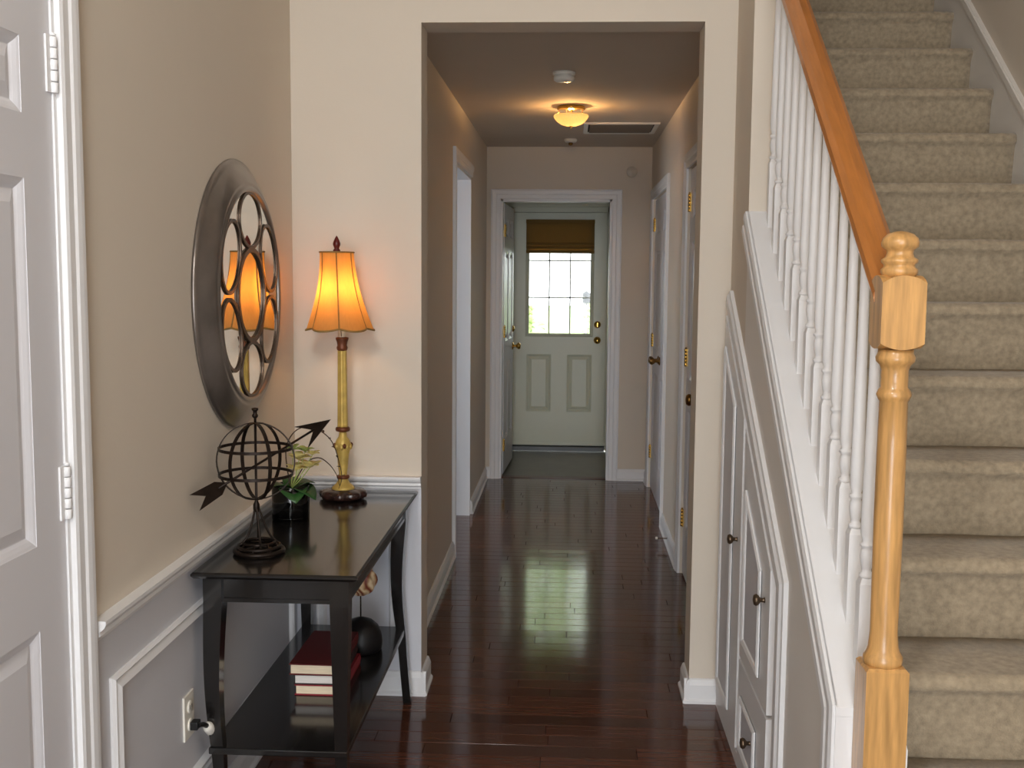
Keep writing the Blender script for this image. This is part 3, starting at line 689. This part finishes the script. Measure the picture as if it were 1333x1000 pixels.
# ------------------------------------------------------------------ mirror
mc = V((XL, 3.178, 1.455))
mr = empty('wall_mirror', mc, 'large round mirror with flared pewter frame and looped fretwork', 'mirror')
b = MB(); seg = 96
prof = [(.388, .001), (.391, .005), (.389, .011), (.381, .014), (.372, .019), (.358, .029), (.342, .038), (.327, .045), (.320, .047), (.316, .0455), (.312, .049), (.305, .052), (.299, .050), (.296, .044), (.296, .001)]
rings = []
for i in range(seg):
    a = 2 * PI * i / seg; rings.append([b.bm.verts.new(mc + V((h_, math.cos(a) * r_, math.sin(a) * r_))) for r_, h_ in prof])
for i in range(seg):
    A, B = rings[i], rings[(i + 1) % seg]
    for k in range(len(prof)):
        f = b.bm.faces.new([A[k], A[(k + 1) % len(prof)], B[(k + 1) % len(prof)], B[k]]); f.smooth = True
b.build('frame', 'pewter', mr)
b = MB().lathe([(0, .030), (.2975, .030), (.2975, .0435), (0, .0435)], mc, 64, (1, 0, 0), smooth=False); b.build('mirror_glass', 'mirror', mr)
def ringpts(ry, n=48, x=.048): return [mc + V((x, math.cos(2 * PI * i / n) * ry, math.sin(2 * PI * i / n) * ry)) for i in range(n)]
b = MB(); b.tube(ringpts(.132, 48, .0475), 0, closed=True, flat=(.014, .006, lambda p, t: V((1, 0, 0)))); b.build('fret_ring', 'bronze', mr)
for k in range(6):
    a = PI / 2 + k * PI / 3; rc = .217; cr_ = V((0, math.cos(a), math.sin(a)))
    tt = V((0, -math.sin(a), math.cos(a))); pts = []
    for i in range(44):
        q = 2 * PI * i / 44; pts.append(mc + V((.0463 + .0003 * (k % 2), 0, 0)) + cr_ * (rc + .079 * math.cos(q)) + tt * (.106 * math.sin(q)))
    MB().tube(pts, 0, closed=True, flat=(.010, .004, lambda p, t: V((1, 0, 0)))).build('fret_loop', 'bronze', mr)

# ------------------------------------------------------------------ table lamp
lx, ly = -.766, 3.66
lp = empty('table_lamp', (lx, ly, tz), 'lit gilded candlestick lamp with amber bell shade on the console table', 'lamp')
b = MB(); b.lathe([(.058, 0), (.076, .007), (.079, .018), (.074, .028), (.054, .033), (.036, .034), (.036, .036)], (lx, ly, tz + .0005), 48, lobes=8, amp=.13)
b.build('base', 'lampbase', lp)
b = MB()
pz = tz + .034
b.lathe([(.040, 0), (.036, .008), (.024, .018), (.017, .030), (.0145, .040), (.014, .056), (.0165, .075), (.020, .115), (.0265, .142), (.027, .156), (.021, .170), (.014, .180), (.0125, .192), (.0125, .196)], (lx, ly, pz), 28)
for a in range(8):
    q = a * PI / 4; b.sphere((lx + .0245 * math.cos(q), ly + .0245 * math.sin(q), pz + .146), .008, (1, 1, 1.5), 8)
b.build('urn', 'gold', lp)
MB().lathe([(.0150, .034), (.0205, .036), (.0220, .041), (.0205, .046), (.0150, .048)], (lx, ly, pz), 24).build('collar', 'goldd', lp)
MB().lathe([(.012, .195), (.0235, .199), (.0250, .205), (.0235, .211), (.012, .215)], (lx, ly, pz), 24).build('collar', 'goldd', lp)
for a in range(4):
    q = a * PI / 2 + .4; b = MB(); b.sphere((lx + .0285 * math.cos(q), ly + .0285 * math.sin(q), pz + .150), .0065, (1, 1, 1.4), 8); b.build('stud', 'goldd', lp)
MB().lathe([(.012, .470), (.017, .474), (.019, .482), (.016, .490), (.018, .502), (.0215, .510), (.0215, .516), (.010, .518)], (lx, ly, pz), 24).build('shaft_cap', 'goldd', lp)
# fluted shaft
b = MB(); seg = 36; prev = None; rows = []
for z, r_ in ((.213, .0190), (.22, .0185), (.30, .0175), (.40, .0165), (.47, .0160), (.472, .0155)):
    rows.append([b.bm.verts.new((lx + r_ * (1 - .07 * (1 + math.cos(6 * 2 * PI * i / seg))) * math.cos(2 * PI * i / seg), ly + r_ * (1 - .07 * (1 + math.cos(6 * 2 * PI * i / seg))) * math.sin(2 * PI * i / seg), pz + z)) for i in range(seg)])
for A, B in zip(rows, rows[1:]):
    for k in range(seg): b.bm.faces.new([A[k], A[(k + 1) % seg], B[(k + 1) % seg], B[k]]).smooth = True
b.bm.faces.new(rows[0]); b.bm.faces.new(rows[-1])
b.build('shaft', 'gold', lp)
MB().lathe([(.013, .516), (.013, .560), (.011, .565), (.0, .566)], (lx, ly, pz), 20).build('candle_sleeve', 'page', lp)
# bell shade with pinched seams
lx2 = lx - .016
zs0, zs1 = 1.338, 1.590; NP = 6; seg = 96; b = MB(); rows = []
def shr(t):  # t 0 bottom..1 top
    return .056 + (.113 - .056) * ((1 - t) ** 2.0) * .93 + .004 * (1 - t)
def lob(a, t): return 1 - (.05 + .06 * (1 - t)) * (1 - abs(math.sin(NP * (a + .35) / 2))) ** 1.6
for i in range(25):
    t = i / 24; r_ = shr(t); z = zs0 + (zs1 - zs0) * t
    rr = []
    for k in range(seg):
        a = 2 * PI * k / seg; dz = -.008 * abs(math.sin(NP * (a + .35) / 2)) * (1 - t) ** 6
        rr.append(b.bm.verts.new((lx2 + (lx - lx2) * (1 - t) * .6 + r_ * lob(a, t) * math.cos(a), ly + r_ * lob(a, t) * math.sin(a), z + dz)))
    rows.append(rr)
for A, B in zip(rows, rows[1:]):
    for k in range(seg): b.bm.faces.new([A[k], A[(k + 1) % seg], B[(k + 1) % seg], B[k]]).smooth = True
sh = b.build('lamp_shade', 'shade', lp)
def shp(a, t, o=.0008): 
    r_ = shr(t) * lob(a, t) + o; dz = -.008 * abs(math.sin(NP * (a + .35) / 2)) * (1 - t) ** 6
    return V((lx2 + (lx - lx2) * (1 - t) * .6 + r_ * math.cos(a), ly + r_ * math.sin(a), zs0 + (zs1 - zs0) * t + dz))
for k in range(NP):
    a = 2 * PI * k / NP - .35
    MB().tube([shp(a, i / 20) for i in range(21)], .0026, 6).build('seam', 'piping', sh)
MB().tube([shp(2 * PI * i / 96, 0) for i in range(96)], .0036, 6, closed=True).build('trim_cord', 'piping', sh)
MB().tube([shp(2 * PI * i / 96, 1) for i in range(96)], .0030, 6, closed=True).build('trim_cord', 'piping', sh)
b = MB(); c = V((lx2, ly, zs1 - .012))
for k in range(3):
    a = k * 2 * PI / 3; b.tube([c, c + V((.054 * math.cos(a), .054 * math.sin(a), .008))], .0014, 6)
b.tube([(lx2 - .0, ly, zs1 - .02), (lx2, ly, zs1 + .004)], .003, 8)
for s_ in (-1, 1): b.tube(smooth_curve([(lx, ly + s_ * .012, pz + .52), (lx, ly + s_ * .04, pz + .60), (lx2, ly + s_ * .034, zs1 - .06), (lx2, ly, zs1 - .014)], 6), .0014, 6)
b.build('harp', 'brassd', lp)
MB().lathe([(.008, 0), (.012, .004), (.0125, .009), (.008, .014), (.009, .018), (.0125, .026), (.0125, .032), (.009, .042), (.004, .052), (0, .058)], (lx2, ly, zs1 - .002), 20).build('finial', 'finial', lp)

# ------------------------------------------------------------------ armillary sphere
ax_, ay_, az_ = -.850, 2.915, 1.010
ar = empty('armillary_sphere', (ax_ + .006, ay_, tz), 'black iron armillary sphere with an arrow through it on the console table', 'sculpture')
b = MB(); c = V((ax_ + .006, ay_, tz))
def circ(c, r_, z, n=40): return [c + V((math.cos(2 * PI * i / n) * r_, math.sin(2 * PI * i / n) * r_, z)) for i in range(n)]
b.tube(circ(c, .064, .0075), .0070, 8, closed=True); b.tube(circ(c, .056, .019), .0055, 8, closed=True); b.tube(circ(c, .042, .030), .004, 8, closed=True)
for k in range(8):
    a = k * PI / 4; u_ = V((math.cos(a), math.sin(a), 0)); b.tube([c + u_ * .064 + V((0, 0, .0075)), c + u_ * .056 + V((0, 0, .019)), c + u_ * .042 + V((0, 0, .030))], .003, 6)
b.build('base_ring', 'iron', ar)
for k in range(4):
    a = k * PI / 2 + .35; u_ = V((math.cos(a), math.sin(a), 0))
    MB().tube(smooth_curve([c + u_ * .052 + V((0, 0, .024)), c + u_ * .032 + V((0, 0, .045)), c + u_ * .016 + V((-.002, 0, .085)), V((ax_, ay_, tz + .132)) + u_ * .003], 6), .0032, 6).build('strut', 'iron', ar)
b = MB(); b.lathe([(.006, .115), (.009, .122), (.009, .135), (.0055, .142), (.0035, .150), (.0035, .372), (.0075, .376), (.0085, .381), (.005, .386), (.0055, .392), (.009, .395), (.009, .400), (0, .402)], (ax_, ay_, tz), 14); b.build('axis_rod', 'iron', ar)
cc = V((ax_, ay_, az_)); RR = .105
for k, a in enumerate((.12, .12 + PI / 3, .12 + 2 * PI / 3)):
    u_ = V((math.cos(a), math.sin(a), 0))
    pts = [cc + u_ * RR * math.cos(2 * PI * i / 48) + V((0, 0, RR * math.sin(2 * PI * i / 48))) for i in range(48)]
    MB().tube(pts, 0, closed=True, flat=(.0098, .0026, lambda p, t: (p - cc))).build('meridian_ring', 'iron', ar)
for z in (-.036, .036):
    r_ = math.sqrt(RR * RR - z * z) + .0005
    MB().tube(circ(cc, r_, z, 48), 0, closed=True, flat=(.0080, .0026, lambda p, t: V((p.x - cc.x, p.y - cc.y, 0)))).build('latitude_ring', 'iron', ar)
def pix(u, v, Y):  # a point of the place on the plane Y, measured in the photograph
    X = (u - 666.5) / 1430; Z = -(v - 500) / 1430
    d = Rv * X + Uv * Z + F; k = Y / d.y
    return V((0, 0, H)) + d * k
pl = pix(284, 636, 2.79); ph = pix(408, 560, 3.12); b = MB()
# arrow shaft through the centre
d_ = (ph - pl).normalized()
b.tube([pl + d_ * 0, ph - d_ * .0], .0034, 8); b.build('arrow_shaft', 'iron', ar)
upn = (V((0, 0, 1)) - d_ * d_.z).normalized(); sd_ = d_.cross(upn)
def blade(pts2, o):
    bb = MB(); w2 = d_.cross(o - V((0, 0, H))).normalized() * 1.0; nn = d_.cross(w2)
    mid = [o + d_ * a for a, w_ in pts2]
    for s_ in (-1, 1):
        poly_ = [o + d_ * a + w2 * w_ * s_ for a, w_ in pts2]
        poly_ = [p - nn * .0014 for p in poly_]
        bb.prism(poly_, nn * .0028)
    return bb
blade([(.10, 0), (-.035, .036), (.012, .006), (.016, 0)], ph - d_ * .02).build('arrowhead', 'iron', ar)
blade([(.035, 0), (.0, .020), (-.085, .024), (-.045, 0)], pl).build('fletching', 'iron', ar)

# ------------------------------------------------------------------ vase with flowers
vx, vy = -.862, 3.33
vs = empty('glass_vase', (vx, vy, tz), 'squat smoky glass cylinder vase behind the armillary sphere', 'vase')
b = MB(); b.lathe([(.0, .001), (.056, .001), (.058, .004), (.058, .108), (.0565, .110), (.0550, .108), (.0550, .012), (0, .012)], (vx, vy, tz), 40); b.build('glass', 'smoke', vs)
b = MB(); b.lathe([(0, .013), (.0535, .013), (.0535, .085), (.03, .092), (0, .094)], (vx, vy, tz), 32); b.build('soil_filling', 'felt', vs)
b = MB(); b.tube(circ(V((vx, vy, tz)), .0560, .012, 40), .0022, 6, closed=True); b.build('base_rim', 'pane', vs)
fa = empty('flower_arrangement', (vx, vy, tz + .09), 'cream flowers with broad green leaf and curling twigs in the smoky vase', 'flowers')
def leafmesh(b, p0, d, w_, L_, droop, seg=8, up=V((0, 0, 1))):
    d = V(d).normalized(); side = d.cross(up).normalized(); rows = []
    for i in range(seg + 1):
        t = i / seg; ww = w_ * math.sin(PI * min(1, t * .95 + .05)) ** .8 * (1 if t < 1 else 0.02)
        c = V(p0) + d * L_ * t + up * (-droop * t * t); rows.append([b.bm.verts.new(c - side * ww + up * ww * .25), b.bm.verts.new(c), b.bm.verts.new(c + side * ww + up * ww * .25)])
    for A, B in zip(rows, rows[1:]):
        for k in range(2): b.bm.faces.new([A[k], A[k + 1], B[k + 1], B[k]]).smooth = True
def solidleaf(name, m, *a, parent=fa, **k):
    b = MB(); leafmesh(b, *a, **k); o = b.build(name, m, parent)
    md = o.modifiers.new('thickness', 'SOLIDIFY'); md.thickness = .0012; return o
ft = V((vx, vy, tz + .095))
for d, w_, L_, dr in (((.9, -.35, .35), .046, .10, .06), ((.4, -.9, .35), .044, .095, .06), ((-.5, -.5, .5), .034, .08, .03), ((.8, .5, .5), .040, .09, .03), ((-.2, .8, .6), .026, .08, .02)):
    solidleaf('leaf', 'leaf', ft, d, w_, L_, dr)
for (ox, oz, sz_, m) in ((.030, .125, .040, 'petal'), (.062, .100, .044, 'petal'), (.020, .090, .038, 'petal'), (.048, .150, .030, 'budg'), (.002, .150, .032, 'budg'), (.070, .140, .028, 'petal')):
    c = ft + V((ox, random.uniform(-.02, .02), oz - .03)); b = MB()
    b.tube(smooth_curve([ft, (ft + c) / 2 + V((.004, 0, 0)), c], 5), .0016, 6)
    b.build('stem', 'budg', fa)
    b = MB()
    for k in range(7):
        a = k * 2 * PI / 7 + ox * 30; leafmesh(b, c, V((math.cos(a), math.sin(a) * .8, .55 + .4 * (k % 2))), sz_ * .36, sz_ * 1.2, sz_ * .35, 5)
    b.sphere(c + V((0, 0, .004)), .005, seg=8)
    o = b.build('flower', m, fa); md = o.modifiers.new('thickness', 'SOLIDIFY'); md.thickness = .0008
def pix(u, v, Y):  # a point of the place on the plane Y, read from the photograph
    X = (u - 666.5) / 1430; Z = -(v - 500) / 1430
    d = Rv * X + Uv * Z + F; k = Y / d.y
    return V((0, 0, H)) + d * k
tw1 = smooth_curve([ft, pix(372, 590, 3.33), pix(380, 566, 3.34), pix(396, 556, 3.36), pix(415, 560, 3.39), pix(432, 575, 3.42), pix(441, 600, 3.45), pix(445, 622, 3.46), pix(441, 636, 3.47)], 6)
MB().tube(tw1, [.0024 - .0014 * i / len(tw1) for i in range(len(tw1))], 6).build('twig', 'stem', fa)
tw2 = smooth_curve([ft, pix(398, 604, 3.35), pix(414, 596, 3.38), pix(428, 604, 3.40), pix(438, 618, 3.43), pix(442, 632, 3.45)], 6)
MB().tube(tw2, [.0022 - .0012 * i / len(tw2) for i in range(len(tw2))], 6).build('twig', 'stem', fa)
for k in range(6):
    p = tw1[26 + k * 3]
    solidleaf('leaflet', 'stem', p, (random.uniform(-1, .4), random.uniform(-.5, .5), random.uniform(-.2, .9)), .004, .014, .002, seg=4)

# ------------------------------------------------------------------ books and ornament on the shelf
def book(x0, x1, y0, y1, z0, z1, cover, pages, label, rot=0, name='book'):
    o = empty(name, ((x0 + x1) / 2, (y0 + y1) / 2, z0), label, 'book', 'books stacked on the console shelf')
    mx = Matrix.Translation(o.location) @ Matrix.Rotation(rot, 4, 'Z'); w2, d2, h = (x1 - x0) / 2, (y1 - y0) / 2, z1 - z0; ct = .003
    pg = MB().box(-w2 + .004, -d2 + .004, ct, w2 - .004, d2 - .004, h - ct, mx).build('page_block', pages, o)
    MB().box(-w2, -d2, 0, w2, d2, ct, mx).build('lower_cover', cover, o)
    MB().box(-w2, -d2, h - ct, w2, d2, h, mx).build('upper_cover', cover, o)
    b = MB(); n = 6; ps = [(w2 - .004, 0)] + [(w2 - .002 + .004 * math.sin(PI * k / n), h * k / n) for k in range(n + 1)] + [(w2 - .004, h)]
    b.prism([mx @ V((x, -d2, z)) for x, z in ps], mx.to_3x3() @ V((0, 2 * d2, 0))); b.build('spine', cover, o)
    return o
zb = .2725
book(-.803, -.660, 3.118, 3.40, zb, zb + .0315, 'redbook', 'page', 'bottom book of the stack, crimson cover, under two others', .0)
book(-.807, -.668, 3.120, 3.395, zb + .0318, zb + .0625, 'darkbook', 'paper2', 'middle book of the stack with whitest page edges', .01)
book(-.816, -.672, 3.114, 3.42, zb + .0628, zb + .096, 'maroon', 'page', 'top book of the stack with dark maroon cover', -.01)
fo = empty('finial_ornament', (-.685, 3.55, zb), 'black domed stand with thin rod carrying a striped shell ball on the low shelf', 'ornament')
ox_, oy_ = -.683, 3.53
b = MB(); b.lathe([(0, 0), (.066, 0), (.070, .006), (.072, .030), (.069, .055), (.058, .080), (.040, .097), (.018, .106), (.006, .110), (0, .111)], (ox_, oy_, zb), 36); b.build('domed_base', 'felt', fo)
MB().lathe([(.0025, .108), (.0025, .190), (0, .191)], (ox_, oy_, zb), 10).build('rod', 'iron', fo)
b = MB(); n = 0; c = V((ox_, oy_, zb + .235)); R0 = .052
rows = []
for i in range(17):
    ph_ = PI * i / 16; r_ = R0 * math.sin(ph_); z = -R0 * math.cos(ph_)
    rows.append([b.bm.verts.new(c + V((math.cos(a) * r_ * (1 + .10 * math.sin(7 * a + ph_ * 4)), math.sin(a) * r_ * (1 + .10 * math.sin(7 * a + ph_ * 4)), z))) for a in [2 * PI * k / 56 for k in range(56)]])
for A, B in zip(rows, rows[1:]):
    for k in range(56): b.bm.faces.new([A[k], A[(k + 1) % 56], B[(k + 1) % 56], B[k]]).smooth = True
ms = bpy.data.materials.new('striped_shell'); ms.use_nodes = True; N = ms.node_tree.nodes; L = ms.node_tree.links
wv = N.new('ShaderNodeTexWave'); wv.inputs['Scale'].default_value = 14; wv.inputs['Distortion'].default_value = 9; tc = N.new('ShaderNodeTexCoord'); L.new(tc.outputs['Object'], wv.inputs[0])
rp = N.new('ShaderNodeValToRGB'); rp.color_ramp.elements[0].color = (*lin((120, 50, 40)), 1); rp.color_ramp.elements[1].color = (*lin((226, 206, 170)), 1); e = rp.color_ramp.elements.new(.4); e.color = (*lin((176, 134, 92)), 1)
L.new(wv.outputs[0], rp.inputs[0]); L.new(rp.outputs[0], N['Principled BSDF'].inputs['Base Color']); MT['shell'] = ms
b.build('shell_ball', 'shell', fo)

# ------------------------------------------------------------------ outlet, plug and cord on the left wall
ou = empty('wall_outlet', (XL, 2.69, .38), 'white outlet plate low on the left wainscot', 'outlet')
b = MB().box(XL + .003, 2.655, .322, XL + .009, 2.725, .440, bevel=.002); b.build('cover_plate', 'plastic', ou)
for z in (.405, .357):
    b = MB(); b.lathe([(.0165, 0), (.0165, .003), (.015, .004), (0, .004)], (XL + .009, 2.690, z), 20, (1, 0, 0)); s_ = b.build('socket', 'plastic', ou)
    MB().box(XL + .0128, 2.682, z - .005, XL + .0136, 2.684, z + .006).box(XL + .0128, 2.696, z - .004, XL + .0136, 2.698, z + .005).build('slot', 'dark', s_)
pc = empty('power_cord', (XL + .03, 2.70, .357), 'black plug and cord with pale connector running from the outlet behind the table leg', 'power cord')
MB().box(XL + .0138, 2.676, .346, XL + .034, 2.704, .368, bevel=.003).build('plug', 'blackpl', pc)
cp = smooth_curve([(XL + .033, 2.685, .357), (XL + .040, 2.70, .354), (XL + .043, 2.72, .342)], 6)
MB().tube(cp, .0065, 8).build('cord', 'blackpl', pc)
a_, b_ = V((XL + .043, 2.722, .342)), V((XL + .043, 2.772, .300))
MB().tube([a_, a_.lerp(b_, .15), a_.lerp(b_, .85), b_], [.008, .014, .014, .008], 14).build('connector', 'plastic', pc)
cp = smooth_curve([b_, b_ + V((0, .03, -.03)), V((XL + .03, 2.95, .18)), V((XL + .035, 3.3, .06)), V((XL + .04, 3.55, .018)), V((XL + .04, 3.70, .03)), V((XL + .045, 3.79, .25)), V((XL + .008, 3.832, .6))], 8)
MB().tube(cp[:-9], .003, 6).build('cord', 'blackpl', pc)

# ------------------------------------------------------------------ hall ceiling things
cl = empty('ceiling_light', (-.01, 6.15, ZC), 'lit flush ceiling light with brass pan and glass bowl in the hall', 'light')
b = MB(); b.lathe([(.072, 0), (.078, .006), (.078, .016), (.070, .022), (0, .022)], (-.01, 6.15, ZC - .0225), 36); b.build('pan', 'brass', cl)
b = MB()
pf = [(.094, .018), (.096, .024), (.092, .030), (.088, .026), (.087, .020)]
bowl = [(.006, -.030), (.030, -.028), (.055, -.020), (.076, -.006), (.090, .010), (.0955, .022), (.0945, .028)]
b = MB(); seg = 48; rows = []
for r_, z in bowl + [(r_ - .003, z + .003) for r_, z in bowl[::-1]]:
    rows.append([b.bm.verts.new((-.01 + r_ * math.cos(2 * PI * k / seg), 6.15 + r_ * math.sin(2 * PI * k / seg), 2.362 + z)) for k in range(seg)])
for i in range(len(rows)):
    A, B = rows[i], rows[(i + 1) % len(rows)]
    for k in range(seg): b.bm.faces.new([A[k], A[(k + 1) % seg], B[(k + 1) % seg], B[k]]).smooth = True
b.build('glass_bowl', 'bowl', cl)
MB().lathe([(0, -.046), (.004, -.044), (.006, -.038), (.004, -.034), (.009, -.032), (.009, -.029), (.0025, -.027), (.0025, .056)], (-.01, 6.15, 2.362), 14).build('centre_stem', 'brass', cl)
for k in range(3):
    a = k * 2 * PI / 3 + .6; MB().tube([(-.01 + .07 * math.cos(a), 6.15 + .07 * math.sin(a), 2.422), (-.01 + .092 * math.cos(a), 6.15 + .092 * math.sin(a), 2.386)], .002, 6).build('clip', 'brass', cl)
sd = empty('smoke_detector', (-.043, 5.13, ZC), 'larger round white smoke detector nearest on the hall ceiling', 'smoke detector')
MB().lathe([(.052, 0), (.052, -.012), (.050, -.014), (0, -.014)], (-.043, 5.13, ZC), 32).build('base_plate', 'plastic', sd)
b = MB(); b.lathe([(.046, -.014), (.046, -.022), (.048, -.024), (.047, -.036), (.038, -.042), (0, -.043)], (-.043, 5.13, ZC), 32); cv = b.build('cover', 'plastic', sd)
MB().lathe([(.008, -.0425), (.008, -.045), (0, -.0455)], (-.030, 5.12, ZC), 12).build('test_button', 'plastic', cv)
s2 = empty('ceiling_sensor', (-.013, 7.62, ZC), 'small round sensor on the hall ceiling beyond the light', 'sensor')
MB().lathe([(.044, 0), (.044, -.010), (.036, -.022), (0, -.024)], (-.013, 7.62, ZC), 28).build('cover', 'plastic', s2)
MB().lathe([(.014, -.024), (.016, -.034), (.010, -.042), (0, -.044)], (-.013, 7.62, ZC), 18).build('lens', 'brassd', s2)
vt = empty('ceiling_vent', (.30, 7.03, ZC), 'white louvred return air vent on the hall ceiling', 'vent')
x0, x1, y0, y1 = .095, .500, 6.82, 7.24
b = MB().sweep([(x0, y0, ZC), (x1, y0, ZC), (x1, y1, ZC), (x0, y1, ZC)], (0, 0, -1), [(0, 0), (0, .006), (-.004, .010), (-.024, .010), (-.028, .004), (-.028, 0)] if False else [(0, 0), (0, .006), (.004, .010), (.024, .010), (.028, .004), (.028, 0)])
b.build('frame', 'plastic', vt)
MB().box(x0 + .0, y0 + .0, ZC - .001, x1 - .0, y1 - .0, ZC - .0003).build('duct_shade_sheet', 'dark', vt)  # flat dark sheet on the ceiling, painted as the shade behind the louvres
for k in range(15):
    yy = y0 + .036 + k * (y1 - y0 - .07) / 14
    mx = Matrix.Translation((0, yy, ZC - .006)) @ Matrix.Rotation(R(-52), 4, 'X')
    MB().box(x0 + .01, -.0065, -.0005, x1 - .01, .0065, .0005, mx).build('louvre', 'grille', vt)
MB().lathe([(0, 0), (.038, 0), (.038, .014), (.034, .020), (.014, .022), (.010, .026), (0, .026)], (.430, YE, 2.262), 28, (0, -1, 0)).build('wall_chime', 'wall')
o = bpy.data.objects['wall_chime']; tag(o, 'small round wall-coloured chime high on the hall end wall', 'chime')
ds = empty('door_stop', (HR - .02, 6.1, .05), 'small metal spring door stop on the right hall baseboard', 'door stop')
b = MB(); pts = [V((HR - .015 - .055 * i / 80, 6.1 + .005 * math.cos(i * .9), .05 + .005 * math.sin(i * .9))) for i in range(81)]; b.tube(pts, .0012, 5); b.build('spring', 'knob', ds)
MB().lathe([(.006, 0), (.0075, .003), (.0075, .012), (0, .014)], (HR - .069, 6.1, .05), 12, (-1, 0, 0)).build('rubber_tip', 'plastic', ds)

# ------------------------------------------------------------------ outdoors beyond the back door
struct(MB().box(-14, 9.62, -.35, 14, 21, -.16).build('ground_patio', 'patio'), 'pale concrete patio outside the back door')
struct(MB().box(-30, 21, -.40, 30, 60, -.18).build('ground_lawn', 'grass'), 'lawn beyond the patio')
def shrub(name, x, y, h, w_, n, label, trunk=0):
    o = empty(name, (x, y, -.18), label, 'tree' if trunk else 'shrub')
    b = MB(); z0 = -.18 + trunk
    for i in range(n):
        u_ = V((random.gauss(0, 1), random.gauss(0, 1), random.gauss(0, 1))).normalized() * random.uniform(.55, 1.05)
        c = V((x + u_.x * w_, y + u_.y * w_, z0 + (u_.z * .5 + .5) * h)); q = V((random.gauss(0, 1), random.gauss(0, 1), random.gauss(0, 1))).to_track_quat('Z', 'Y')
        s_ = .085 if not trunk else .24; b.bm.faces.new([b.bm.verts.new(c + q @ V(p)) for p in ((-s_, 0, 0), (0, -s_ * .45, .01), (s_, 0, 0), (0, s_ * .45, .01))])
    lf = b.build('leaves', 'leafout', o); lf['kind'] = 'stuff'
    b = MB()
    for k in range(5):
        a = k * 1.3; b.tube([(x, y, -.19), (x + .06 * math.cos(a), y + .06 * math.sin(a), -.18 + trunk + h * .2), (x + w_ * .6 * math.cos(a), y + w_ * .6 * math.sin(a), z0 + h * .7)], [.03 + trunk * .06, .02 + trunk * .03, .006], 6)
    b.build('branches', 'bark', o)
shrub('leafy_shrub', -1.15, 15.6, 1.55, .75, 1300, 'left green shrub outside, seen through the lower left panes')
shrub('leafy_shrub', .80, 16.6, 1.75, .55, 1300, 'right green shrub outside, seen through the right panes')
shrub('garden_tree', -1.55, 24, 6.5, 2.5, 1150, 'taller tree outside, left of the back door glass', 2.0)
shrub('garden_tree', 4.2, 26, 6.5, 2.6, 1150, 'taller tree outside, right of the back door glass', 2.0)
pf_ = empty('patio_chair', (.42, 12.2, -.16), 'grey metal patio chair outside, at the lower right of the glass', 'chair')
b = MB()
for (x, y_) in ((.24, 12.0), (.62, 12.0), (.24, 12.4), (.62, 12.4)): MB().tube([(x, y_, -.16), (x, y_, .86 if x < .3 or y_ > 12.3 else .70)], .016, 8).build('leg', 'grey', pf_)
MB().box(.24, 12.0, .66, .62, 12.4, .70, bevel=.006).build('seat', 'grey', pf_)
bk = MB()
for k in range(5): bk.box(.25 + k * .085, 12.39, .70, .28 + k * .085, 12.41, .90)
bk.build('backrest', 'grey', pf_)
hf = empty('bird_feeder', (.17, 12.8, -.16), 'small dark bird feeder on a thin pole outside the back door', 'bird feeder')
MB().tube([(.185, 12.8, -.16), (.185, 12.8, 1.20)], .008, 8).build('pole', 'grey', hf)
MB().lathe([(.035, 0), (.045, .01), (.045, .10), (.06, .105), (.0, .15)], (.185, 12.8, 1.19), 14).build('feeder_body', 'blackpl', hf)
